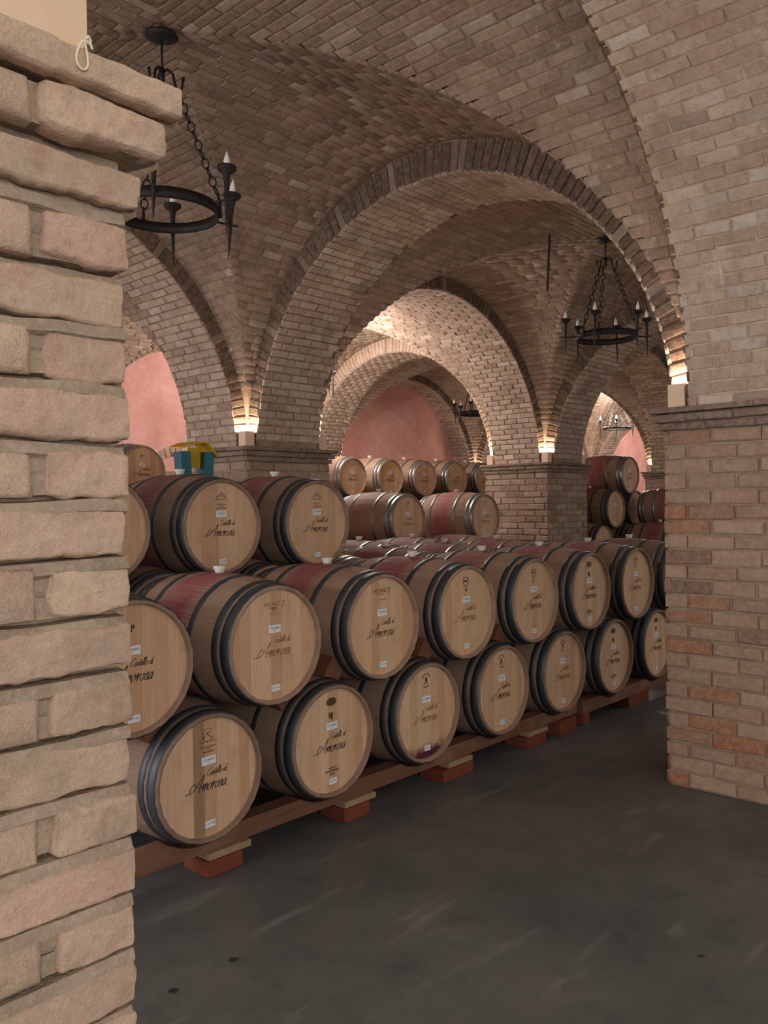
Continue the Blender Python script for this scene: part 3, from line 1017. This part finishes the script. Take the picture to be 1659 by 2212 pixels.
BADGE = MB().add([(.037*math.cos(2*math.pi*k/24), 0, .022*math.sin(2*math.pi*k/24)) for k in range(24)] + [(.034*math.cos(2*math.pi*k/24), -.002, .019*math.sin(2*math.pi*k/24)) for k in range(24)],
    [tuple(range(24, 48))] + [(k, (k+1) % 24, 24+(k+1) % 24, 24+k) for k in range(24)]).mesh('badge', M['badge'])
PAPER = MB().box(-.039, .039, -.0008, .0002, -.019, .019).mesh('paper_label', M['paper'])
TAG = MB().box(-.028, .028, -.0008, .0002, -.0155, .0155).mesh('paper_tag', M['paper'])
PAPER_S = {}
TXT = {}


def text_data(s, size, mat):
    k = (s, size, mat)
    if k not in TXT:
        c = bpy.data.curves.new('lettering', 'FONT'); c.body = s; c.size = size; c.align_x = 'CENTER'; c.align_y = 'CENTER'
        c.resolution_u = 2
        tmp = bpy.data.objects.new('tmp', c); COL.objects.link(tmp)
        bpy.context.view_layer.update()
        me = bpy.data.meshes.new_from_object(tmp.evaluated_get(bpy.context.evaluated_depsgraph_get()))
        bpy.data.objects.remove(tmp); bpy.data.curves.remove(c)
        me.name = 'lettering'; me.materials.clear(); me.materials.append(M[mat]); TXT[k] = me
    return TXT[k]


def head_text(s, size, z, parent, mat='ink', x=0.0, y=-.0012, tilt=0):
    return obj('lettering', text_data(s, size, mat), parent, (x, y, z), (math.pi/2, tilt, 0))


FACE_Y = .0335    # front surface of the head boards


def barrel(x, y, z, label, hoop='hoop_dark', stain=.5, drip=.3, dark=.1, mark=None, mk='ink', script='ink', tagtxt=None, paper='17CAB01', group=None, wine=0, grey=(), rz=0.0, detail=2, lab_x=0.0, foot=False, badge=False, bung=True):
    root = thing('wine_barrel', label, 'barrel', (x, y, z-RB_), rz, group)
    c = RB_
    b = obj('staves', BODY, root, (0, 0, c)); b.color = (stain, drip, dark, 1)
    for h in HOOPS[hoop]: obj('hoop', h, root, (0, 0, c))
    obj('rear_head', REAR, root, (0, 0, c))
    for k, me in enumerate(BOARDS):
        o = obj('head_board', me, root, (0, FACE_Y+RNG.uniform(-.0003, .0003), c))
        o.color = (wine, .75 if k in grey else 0.0, 0, 1)
    if bung: obj('bung', BUNG, root, (0, BL/2, c+RB_))
    fy = FACE_Y-.0024
    if detail < 1: return root
    t = RNG.normal(0, .03)
    p = obj('paper_label', PAPER, root, (lab_x, fy, c+.078), (0, t, 0))
    if detail >= 2: head_text(paper, .017, .003, p); head_text('2017', .008, -.011, p)
    p = obj('paper_tag', TAG, root, (.004, fy, c-.215), (0, t*1.5, 0), None if detail >= 2 else (.8, 1, .8))
    if tagtxt and detail >= 2: head_text(tagtxt, .016, 0, p)
    if script: obj('winery_script', SCRIPT[script], root, (0, fy+.0008, c-.012))
    if mark:
        obj('brand_mark', stamp(mark, mk), root, (0, fy+.0008, c))
    if badge:
        obj('badge', BADGE, root, (0, fy+.0008, c+.205)); obj('brand_mark', stamp('w', mk), root, (0, fy+.0008, c))
    if foot: obj('brand_mark', stamp('foot', mk), root, (0, fy+.0008, c))
    return root


YF, S1, X1, Z1, Z2, Z3, Z4 = 3.1713, .7814, 2.2615, .4740, 1.0321, 1.592, 2.150
G1, G2 = 'barrels along the bottom row of the front stack', 'barrels along the second row of the front stack'
r1 = [
 dict(label='bottom-row barrel nearest the left pillar, streaky brown head with a round brand', mark='round', mk='burn', script='ink', tagtxt='C17-40', paper='17CAB01', grey=(3,), stain=.8, drip=.4, dark=.35),
 dict(label='bottom-row barrel with a dark oval badge above a W, second from the left pillar', badge=True, mk='burn', foot=True, script='ink', tagtxt='C17-41', paper='17CAB02', stain=.1, drip=.0, dark=.25),
 dict(label='bottom-row barrel with spilled purple wine at its lower rim', mark='figure', mk='ink', script='burn_faint', tagtxt='C17-42', wine=1.0, stain=.3, drip=.2, dark=.25),
 dict(label='bottom-row barrel just right of the wine-spilled one, small figure brand', mark='figure', mk='burn', script='burn', tagtxt='C17-43', stain=.6, drip=.4, dark=.3),
 dict(label='bottom-row barrel above the gap between the two floor rails, faint script', mark='figure', mk='burn', script='burn_faint', tagtxt='C17-44', stain=.6, drip=.4, dark=.3),
 dict(label='bottom-row barrel with oval badge and foot stamp, last one wholly seen before the right pillar', badge=True, mk='burn', foot=True, script='ink', tagtxt='C17-45', stain=.1, dark=.4),
 dict(label='bottom-row barrel half hidden by the right-hand pillar', badge=True, mk='burn', script='burn', tagtxt='C17-46', stain=.1, dark=.5),
]
for k, d in enumerate(r1): barrel(X1+k*S1, YF, Z1, group=G1, **d)
X2, S2 = 2.6618, .7814
r2 = [
 dict(label='big second-row barrel cut by the left pillar edge, script partly hidden', mark='cooper', mk='ink', script='ink', tagtxt='C17-47', stain=.6, dark=.2, paper='17CAB03'),
 dict(label='second-row barrel with a striped head and faint brown script, largest wholly visible head', mark='cooper', mk='burn_faint', script='burn_faint', tagtxt='C17-10', stain=1, drip=.35, dark=.08, paper='17CAB07'),
 dict(label='second-row barrel with the VICARD brand above its white label', mark=None, mk='burn', script='burn', tagtxt='C17-46', stain=1, drip=.35, dark=.05, paper='17CAB04'),
 dict(label='second-row barrel with round fan brand and black mould spots on its shoulder', mark='fan', mk='ink', script='burn_faint', tagtxt='C17-48', stain=1, drip=.6, dark=.0),
 dict(label='second-row barrel with pale fan brand, fourth wholly visible from the left pillar', mark='fan', mk='burn', script='burn', tagtxt='C17-49', stain=.7, drip=.3, dark=.0),
 dict(label='second-row barrel with dark oval badge and small foot stamp', badge=True, mk='ink', foot=True, script='ink', tagtxt='C17-50', stain=.7, drip=.2, dark=.05),
 dict(label='second-row barrel with two round brands and yellowish faint script, beside the right pillar', mark='fan', mk='burn', script='burn_faint', tagtxt='C17-51', stain=.9, drip=.4, dark=.1),
 dict(label='second-row barrel sliver vanishing behind the right-hand pillar', mark=None, script=None, tagtxt=None, stain=.5, dark=.4, detail=1),
]
for k, d in enumerate(r2):
    o = barrel(X2+(k-1)*S2, YF, Z2, group=G2, **d)
    if k in (1, 2):
        mt = 'burn_faint' if k == 1 else 'burn'
        for (s, sz, zz, xx) in (('VICARD', .030, .200, -.012), ('7', .046, .196, .058), ('GENERATION', .010, .180, -.012), ('T E R R O I R', .012, .150, 0)):
            head_text(s, sz, RB_+zz, o, mt, xx, FACE_Y-.0020)
G3 = 'barrels of the second rank behind the front stack'
Y2 = 4.21
X3, S3 = 3.115, .80
barrel(X3-S3, Y2, Z3, 'top barrel cut by the left pillar, only its right rim in view', group=G3, script='ink', detail=1, stain=.8, dark=.3)
barrel(X3, Y2, Z3, 'left of the two dark-hooped top barrels, mountain brand and wine drip on its head', group=G3, mark='mountain', mk='ink', script='ink', tagtxt='C17-42', stain=.95, drip=.3, dark=.35, paper='17MER01')
barrel(X3+S3, Y2, Z3, 'right of the two dark-hooped top barrels, label set high on its head', group=G3, mark='mountain', mk='ink', script='ink', tagtxt='C17-16', stain=.95, drip=.3, dark=.25, paper='17MER02')
for k in range(-1, 6):
    st = (.2, .6, .8, .9, 1., 1., 1.)[k+1]
    barrel(X3-S3/2+k*S3*.985, Y2, Z2+.002, 'mostly hidden barrel directly behind the second-row barrel ' + ('cut by the left pillar', 'with the striped head', 'with the VICARD brand', 'with mould spots', 'with pale fan brand', 'with oval badge', 'with yellowish script')[k+1], group=G3, detail=0, stain=st, drip=.3, dark=.3 if k < 1 else 0.0, hoop='hoop_dark' if k < 2 else 'hoop_steel')
# third rank
G4 = 'barrels standing deeper in the cellar'
barrel(3.85, 5.25, Z3, 'hidden top barrel under the teal and yellow stand', group=G4, detail=0, stain=.6, dark=.3)
for (x, lab, hp) in ((5.05, 'low steel-hooped barrel peeping over the front stack, left one', 'hoop_steel'), (5.84, 'low red-stained barrel with bright hoop under the middle steel-hooped pair', 'hoop_steel'), (6.63, 'low barrel head peeping over the front row near the middle pillar', 'hoop_dark')):
    barrel(x, 5.25, Z2, lab, group=G4, detail=0, stain=.9, drip=.3, dark=.1, hoop=hp)
barrel(7.2, 6.25, Z3-.067, 'left of two pale steel-hooped barrels before the mid-size arch', hoop='hoop_steel', group=G4, mark='fan', mk='burn_faint', script='burn_faint', detail=2, stain=.35, drip=.25, dark=0, tagtxt='C17-60')
barrel(8.56, 6.15, Z3-.067, 'right of two steel-hooped barrels before the mid-size arch, broad pink wine band', hoop='hoop_steel', group=G4, mark='fan', mk='burn_faint', script='burn_faint', detail=2, stain=.85, drip=.1, dark=0, tagtxt='C17-61')
# far top row
G5 = 'top row of barrels in front of the middle pink wall'
far = [(8.98, 'far top-row barrel first from the left, beside the pillar with the glowing box', 'ink'), (9.83, 'far top-row barrel with a small orange sticker on its head', 'ink'), (10.68, 'far top-row barrel with bluish round sticker, third from the left', 'ink'), (11.53, 'far top-row barrel with a bright pale stripe on its head, fourth from the left', 'burn'), (12.38, 'far top-row barrel partly hidden by the middle pillar cap', 'burn')]
for k, (x, lab, s) in enumerate(far):
    o = barrel(x, 8.9, Z4-.02, lab, hoop='hoop_steel', group=G5, mark='cooper', mk='ink', script=s, detail=2, stain=.25, drip=.1, dark=.05, grey=(), tagtxt='C16-0%d' % k)
    if k == 1:
        MB().add([(.036*math.cos(2*math.pi*q/20), 0, .032*math.sin(2*math.pi*q/20)) for q in range(20)], [tuple(range(20))]).build('round_sticker', mat_plain('orange_sticker', lin(240, 160, 40), .6), o, (0, FACE_Y-.003, RB_+.20))
    if k == 2:
        MB().add([(.036*math.cos(2*math.pi*q/20), 0, .032*math.sin(2*math.pi*q/20)) for q in range(20)], [tuple(range(20))]).build('round_sticker', mat_plain('blue_white_sticker', lin(180, 200, 215), .6), o, (0, FACE_Y-.003, RB_+.20))
for k in range(6):
    barrel(8.55+.85*k, 8.9, Z3-.01, 'steel-hooped barrel hidden below the far top row', group='hidden barrels under the far top row', detail=0, stain=.3, hoop='hoop_steel')
barrel(5.2, 8.55, Z4-.02, 'lone far barrel with silver hoops beside the near left pillar', hoop='hoop_steel', group=None, mark='cooper', mk='ink', script='burn', detail=2, stain=.1, dark=.1, tagtxt='C16-20')
for k in (-1, 0):
    barrel(5.6+.85*k, 8.55, Z3-.01, 'steel-hooped barrel hidden below the lone far barrel', group='hidden barrels under the lone far barrel', detail=0, stain=.3, hoop='hoop_steel')
# right stack seen past the right-hand pillar
G6 = 'red-stained barrels seen beside the right-hand pillar'
barrel(12.6, 6.2, Z4-.02, 'topmost red-stained barrel with a pale pinkish head near the right pillar', group=G6, mark='fan', mk='burn_faint', script='burn_faint', hoop='hoop_steel', stain=1, drip=.9, dark=.15, detail=2)
barrel(12.1, 6.2, Z3, 'dark red barrel below the topmost one, next to the middle pillar', group=G6, mark='fan', mk='burn_faint', script=None, stain=1, drip=.9, dark=.3, detail=2)
barrel(13.0, 6.3, Z3, 'barrel behind the bright steel hoops beside the right pillar', group=G6, script=None, stain=.3, dark=.3, detail=1)
barrel(12.88, 5.16, Z3-.01, 'bright steel-hooped barrel disappearing behind the right-hand pillar', hoop='hoop_steel', group=G6, script=None, stain=.8, dark=.1, detail=1)
for k, (x, y) in enumerate(((11.7, 6.2), (12.55, 6.2), (13.4, 6.2), (12.4, 5.16), (13.3, 5.16))):
    barrel(x, y, Z2+.02, ('dark barrel head just below the dark red barrel beside the middle pillar', 'barrel hidden between the lower barrels of the right stack', 'hidden rear barrel of the right stack behind the right-hand pillar', 'dark red barrel body under the bright steel-hooped barrel at right', 'hidden red barrel in the nearer rank behind the right-hand pillar')[k], group=G6, detail=0, stain=1, drip=.5)

# plain barrels low in the stacks, hidden behind the front rows: one mesh each
def plain_barrel_mesh():
    parts = [(BODY, 0), (REAR, 1)] + [(h, 2) for h in HOOPS['hoop_steel']]
    v, f, mi = [], [], []
    for me, k in parts:
        b = len(v)
        v += [tuple(p.co) for p in me.vertices]
        for p in me.polygons: f.append(tuple(i+b for i in p.vertices)); mi.append(k)
    b = len(v)
    v += [(RH*math.cos(2*math.pi*q/40), FACE_Y, RH*math.sin(2*math.pi*q/40)) for q in range(40)]
    f.append(tuple(range(b, b+40))); mi.append(1)
    me = mesh('wine_barrel', v, f, M['staves'], True)
    me.materials.append(M['head']); me.materials.append(M['hoop_steel'])
    me.polygons.foreach_set('material_index', mi)
    return me


PLAIN = plain_barrel_mesh()
ZF = .350
LOW = [(2.32+.788*k, 4.21, Z1) for k in range(8)]
LOW += [(x, 5.25, Z2) for x in (3.45, 4.25, 7.42)] + [(3.05+.795*k, 5.25, Z1) for k in range(7)]
LOW += [(x, 6.2, .94) for x in (6.84, 7.54, 8.22, 8.90)] + [(x, 6.2, ZF) for x in (6.49, 7.19, 7.88, 8.56, 9.25)]
LOW += [(8.125+.85*k, 8.9, Z2) for k in range(7)] + [(8.55+.85*k, 8.9, Z1) for k in range(6)]
LOW += [(4.33+.85*k, 8.55, Z2) for k in range(3)] + [(3.9+.85*k, 8.55, Z1) for k in range(4)]
LOW += [(12.12+.85*k, 6.2, Z1) for k in range(3)] + [(12.0+.85*k, 5.16, Z1) for k in range(3)]
for (x, y, z) in LOW:
    o = obj('wine_barrel', PLAIN, None, (x, y, z)); o.color = (.7, .3, .2, 1)
    tag(o, 'plain barrel low in the stacks, hidden behind the front rows', 'barrel', 'hidden barrels low in the stacks')
for (xa, xb, y) in ((1.9, 8.2, 4.21), (2.7, 8.2, 5.25), (8.2, 13.2, 8.9), (3.5, 6.9, 8.55), (11.7, 14.2, 6.2), (11.6, 14.1, 5.16)):
    for dy in (.12, .80):
        o = MB().box(0, xb-xa, 0, .09, 0, .152, .004).build('timber_rail', M['rail'], None, (xa, y+dy, 0))
        tag(o, 'timber rail hidden under the rear barrel stacks', 'timber', 'rails under the rear stacks')

# ------------------------------------------------------------------ cradle rails, blocks and wedges
def rail(x0, x1, y0, y1, zb, zt, label):
    n = 220
    xs = np.linspace(x0, x1, n)
    top = np.full(n, zt)
    for k in range(-2, 9):
        xc = X1+k*S1; r = .327
        dx = xs-xc; ok = np.abs(dx) < r-.002
        zz = Z1-np.sqrt(np.clip(r*r-dx*dx, 0, None))-.002
        top = np.where(ok, np.minimum(top, zz), top)
    v, f = [], []
    for i in range(n):
        v += [(xs[i]-x0, 0, zb), (xs[i]-x0, 0, top[i]), (xs[i]-x0, y1-y0, top[i]), (xs[i]-x0, y1-y0, zb)]
    for i in range(n-1):
        a, b = 4*i, 4*i+4
        for q in range(4): f.append((a+q, b+q, b+(q+1) % 4, a+(q+1) % 4)[::-1])
    f += [(0, 1, 2, 3)[::-1], (4*n-4, 4*n-3, 4*n-2, 4*n-1)]
    o = obj('timber_rail', mesh('timber_rail', v, f, M['rail']), None, (x0, y0, 0))
    return tag(o, label, 'timber')


rail(1.25, 5.675, 3.255, 3.355, .106, .196, 'long reddish timber rail under the front barrels, left length')
rail(5.70, 8.4, 3.225, 3.335, .090, .186, 'timber rail continuing to the right pillar, set slightly nearer')
rail(1.25, 8.4, 3.93, 4.03, .106, .17, 'rear timber rail hidden under the front barrels')
blocks = [(2.257, 2.456, 0, 1, 'under the barrel nearest the left pillar'), (3.141, 3.337, 0, 1, 'under the barrel with the oval badge and W'), (3.993, 4.296, 0, 1, 'under the wine-spilled barrel'), (4.926, 5.171, 0, 1, 'third from the right pillar with pale shim'), (5.354, 5.588, 0, 0, 'just left of the rail gap'), (5.735, 5.83, .02, 0, 'small one just right of the rail gap'), (6.45, 6.66, 0, 0, 'near the right pillar'), (6.70, 6.88, .03, 0, 'farthest one beside the right pillar')]
for (a, b, dy, sh, lab) in blocks:
    zt = .106 if a < 5.7 else .090
    bz = .072 if sh else zt
    mb = MB().box(-(b-a)/2, (b-a)/2, 0, .19, 0, bz, .004)
    o = mb.build('terracotta_block', M['terracotta'], None, ((a+b)/2, 3.215+dy, 0))
    tag(o, 'orange terracotta block ' + lab, 'block', 'terracotta blocks under the rail')
    if sh:
        o = MB().box(-.115, .13, 0, .15, 0, zt-bz-.001, .003).build('wooden_shim', M['shim'], None, ((a+b)/2+.03, 3.225, bz+.0005))
        tag(o, 'pale wooden shim on the terracotta block ' + lab, 'shim', 'wooden shims under the rail')
for k, x in enumerate((1.9, 4.2, 6.6)):
    o = MB().box(-.1, .1, 0, .19, 0, .105, .004).build('terracotta_block', M['terracotta'], None, (x, 3.9, 0))
    tag(o, 'terracotta block under the rear rail, %s' % ('left', 'middle', 'right')[k], 'block', 'terracotta blocks under the rail')
# wedges between the rows: (lower barrel index, side of the upper barrel, shift along the tangent)
for (k, side, sh, lab) in ((0, -1, .045, 'brown wooden wedge above the barrel nearest the left pillar'), (1, -1, .05, 'brown wooden wedge above the barrel with the oval badge'), (1, 1, -.10, 'brown wooden wedge under the barrel with the VICARD brand'), (2, 1, -.10, 'brown wooden wedge above the wine-spilled barrel'), (2, -1, -.09, 'brown wooden wedge low between badge and wine-spilled barrels'), (3, 1, -.09, 'brown wooden wedge above the barrel right of the wine-spilled one')):
    xa = X1+k*S1; xb = X2+(k if side > 0 else k-1)*S2
    d = Vector((xb-xa, 0, Z2-Z1)); ln = d.length; d.normalize()
    tgt = Vector((d.z, 0, -d.x))*(1 if side > 0 else 1)
    r = rad(.15)
    mid = Vector((xa, 3.30, Z1)) + d*(ln/2)
    gap = ln-2*r
    # wedge: thin at the contact, thick away from it
    s0 = sh*(-1 if side < 0 else 1)
    def gapat(s): return max(gap + (s*s)/r - .004, .01)
    pts = []
    n = 7
    ss = np.linspace(s0-.055, s0+.055, n)
    v = []
    for y in (0, .11):
        for s in ss: v.append(tgt*s + d*(gapat(s)/2-.001) + Vector((0, y, 0)))
        for s in ss[::-1]: v.append(tgt*s - d*(gapat(s)/2-.001) + Vector((0, y, 0)))
    m = 2*n
    f = [tuple(range(m)), tuple(range(2*m-1, m-1, -1))] + [(i, m+i, m+(i+1) % m, (i+1) % m) for i in range(m)]
    o = obj('wooden_wedge', mesh('wooden_wedge', v, f, M['wedge']), None, mid)
    tag(o, lab, 'wedge', 'wedges between the barrel rows')

# ------------------------------------------------------------------ chandeliers
def link_mesh():
    v, f = [], []
    n, m = 18, 7
    for i in range(n):
        a = 2*math.pi*i/n
        ctr = Vector((.021*math.cos(a), 0, .030*math.sin(a))); u = Vector((math.cos(a), 0, math.sin(a)))
        for k in range(m):
            b = 2*math.pi*k/m
            v.append(ctr+(u*math.cos(b)+Vector((0, 1, 0))*math.sin(b))*.0052)
    for i in range(n):
        for k in range(m):
            f.append((i*m+k, i*m+(k+1) % m, ((i+1) % n)*m+(k+1) % m, ((i+1) % n)*m+k))
    return mesh('chain_link', v, f, M['iron'], True)


LINK = link_mesh()
RING_R = .312
def torch_mesh():
    return MB().lathe([(.001, -.235), (.010, -.12), (.013, .02), (.017, .10), (.022, .125), (.052, .150), (.056, .158), (.054, .168), (.02, .162), (.001, .162)], 14).mesh('torch', M['iron'], True)
TORCH = torch_mesh()
FLAME = {k: MB().lathe([(.001, .160), (.012, .164), (.017, .185), (.018, .20), (.013, .225), (.006, .245), (.0005, .262)], 12).mesh('flame_bulb', M[k], True) for k in ('candle', 'candle_lit')}
mr = MB(); mr.lathe([(RING_R, -.032), (RING_R, .032), (RING_R-.008, .032), (RING_R-.008, -.032)], 56, close=True)
RINGME = mr.mesh('ring_band', M['iron'], True)
CANOPY = MB().lathe([(.001, .0), (.085, -.004), (.095, -.018), (.06, -.035), (.02, -.045), (.001, -.045)], 24).mesh('canopy', M['iron'], True)


def chandelier(x, y, ztop, zring, label, rot, lit=False, watt=None):
    root = thing('chandelier', label, 'chandelier', (x, y, zring), rot)
    ht = ztop-zring
    obj('canopy', CANOPY, root, (0, 0, ht))
    st = MB(); hz = ht-.26
    for s in (-.009, .009): st.tube([(s, 0, ht-.04), (s, 0, hz+.05)], .006, 6)
    st.tube([(0, 0, hz+.06), (0, 0, hz-.03)], .016, 8)
    st.build('stem', M['iron'], root, smooth=True)
    obj('ring_band', RINGME, root)
    for k in range(3):
        a = 2*math.pi*k/3+.5
        ca, sa = math.cos(a), math.sin(a)
        P = lambda r, z: (r*ca, r*sa, z)
        MB().tube([P(.0, hz+.03), P(.03, hz+.055), P(.06, hz+.03), P(.075, hz-.04), P(.085, hz-.09), P(.10, hz-.09), P(.115, hz-.03), P(.12, hz+.01)], [.008, .008, .008, .008, .008, .008, .007, .010], 6).build('hook', M['iron'], root, smooth=True)
        p0, p1 = Vector(P(.092, hz-.09)), Vector(P(RING_R-.004, .10))
        d = p1-p0; n = max(6, int(round(d.length/.0545)))
        ch = obj('chain', None, root)
        q = d.to_track_quat('Z', 'Y')
        for i in range(n):
            o = obj('chain_link', LINK, ch, p0+d*((i+.5)/n))
            from mathutils import Quaternion
            o.rotation_mode = 'QUATERNION'; o.rotation_quaternion = q @ Quaternion((0, 0, 1), math.pi/2*(i % 2)+.4)
        MB().tube([P(RING_R+.010, -.03), P(RING_R+.006, .05), P(RING_R-.004, .11)], [.012, .012, .005], 8).build('chain_stud', M['iron'], root, smooth=True)
    for k in range(6):
        a = 2*math.pi*k/6+.5+math.pi/6
        ca, sa = math.cos(a), math.sin(a)
        r = RING_R+.115
        t = obj('torch', TORCH, root, (r*ca, r*sa, .02), (RNG.normal(0, .025), RNG.normal(0, .025), 0))
        obj('flame_bulb', FLAME['candle_lit' if lit else 'candle'], t)
        MB().tube([(RING_R*ca, RING_R*sa, 0), ((r+.05)*ca, (r+.05)*sa, 0)], .007, 6).build('arm', M['iron'], root)
        if lit:
            l = uplight(None, watt or CANDLE_W); l.data.color = (1, .94, .88); l.parent = root; l.location = ((r+.03)*ca, (r+.03)*sa, .3)
    return root


chandelier(2.735, 4.235, 4.465, 3.44, 'iron chandelier at upper left partly behind the near left pillar cap', .9)
chandelier(8.04, 4.225, 4.465, 3.44, 'iron chandelier with six unlit flame bulbs hanging at the right', .25)
chandelier(13.25, 9.75, 4.465, 3.46, 'distant dark iron chandelier peeking beside the mid-size arch', .4)
chandelier(18.55, 9.5, 4.465, 3.46, 'distant lit chandelier with bright white bulbs near the right pillar', .5, True)

chandelier(8.07, 8.95, 4.465, 3.46, 'added lit chandelier, unseen behind the pillar with the glowing box', .7, True, 62)  # unseen, added to brighten the mid-size arch and left pink wall
chandelier(23.9, 9.6, 4.465, 3.46, 'added lit chandelier, unseen deep behind the right-hand pillar', .2, True, 40)  # unseen, added to brighten the right pink wall

# hanging rod
o = MB().tube([(7.2, 4.38, 4.36), (7.2, 4.413, 3.80)], .011, 8).build('hanging_rod', M['iron'])
tag(o, 'thin black metal rod hanging from the vault left of the right chandelier', 'rod')

# string loop on the near cap
pz = 2.332
pts = []
mb = MB()
cxs, cys = .553, 1.035
loop = [(.000, 0), (-.006, -.004), (-.013, -.022), (-.012, -.034), (-.005, -.039), (.002, -.033), (.002, -.018), (-.001, -.002), (.004, .006), (.008, -.004), (.010, -.008)]
LP = np.array(loop); LP = np.vstack([2*LP[0]-LP[1], LP, 2*LP[-1]-LP[-2]])
sm = []
for i in range(1, len(LP)-2):
    for q in np.linspace(0, 1, 5, endpoint=False):
        p0, p1, p2, p3 = LP[i-1], LP[i], LP[i+1], LP[i+2]
        sm.append(.5*((2*p1)+(-p0+p2)*q+(2*p0-5*p1+4*p2-p3)*q*q+(-p0+3*p1-3*p2+p3)*q**3))
mb.tube([(cxs+x, cys, pz+.004+z) for x, z in sm], .0017, 6)
mb.tube([(cxs-.001, cys-.001, pz+.006), (cxs+.003, cys-.002, pz+.010), (cxs+.007, cys, pz+.007), (cxs+.005, cys+.002, pz+.003), (cxs, cys, pz+.005)], .0024, 6)
mb.tube([(cxs+.002, cys, pz+.006), (cxs+.006, cys+.004, pz+.012), (cxs+.012, cys+.03, pz+.006)], .0019, 6)
o = mb.build('string_loop', M['string'], smooth=True)
tag(o, 'loop of cream string hanging over the near left pillar cap', 'string')

# teal and yellow stand on the barrels behind
root = thing('metal_stand', 'teal metal stand with a bent yellow top, on the barrels behind the left top barrel', 'stand', (3.90, 5.62, Z3+RB_-.004))
for s in (-1, 1):
    mb = MB()
    x = s*.10
    mb.box(x-.045, x+.045, -.01, .0, 0, .235); mb.box(x-.045, x-.037, 0, .09, 0, .235); mb.box(x+.037, x+.045, 0, .09, 0, .235)
    mb.build('upright', M['teal'], root, (0, 0, 0), (0, s*.06, 0))
mb = MB()
for a, b, za, zb in ((-.15, -.06, .25, .285), (-.06, .08, .285, .30), (.08, .185, .30, .19)):
    v = [(a, -.03, za), (b, -.03, zb), (b, .17, zb+.01), (a, .17, za+.01)]
    v += [(p[0], p[1], p[2]+.012) for p in v]
    mb.add(v, [(0, 3, 2, 1), (4, 5, 6, 7), (0, 1, 5, 4), (1, 2, 6, 5), (2, 3, 7, 6), (3, 0, 4, 7)])
mb.build('yellow_top', M['yellow'], root)
MB().box(-.05, .09, .05, .06, .10, .26).build('back_plate', M['yellow'], root)

# brick door arch in the pink back wall
yw = row(2)+.62
root = obj('door_arch', MB().box(-.62, .62, -.03, .018, -.45, -.3).mesh('door_arch', M['mortar_arch']), None, (7.95, yw-.02, 2.60))
tag(root, 'small arch of upright bricks over an opening in the left pink wall', 'arch', None, 'thing')
B = Bricks()
for k in range(15):
    t = math.pi*(.14+.72*k/14)
    B.add((7.95-.62*math.cos(t), yw-.004, 2.02+.62*math.sin(t)), (-math.cos(t), 0, math.sin(t)), (math.sin(t), 0, math.cos(t)), (0, -1, 0), .16, .075, .03)
B.finish(root, M['brick_arch'], 15, 3)
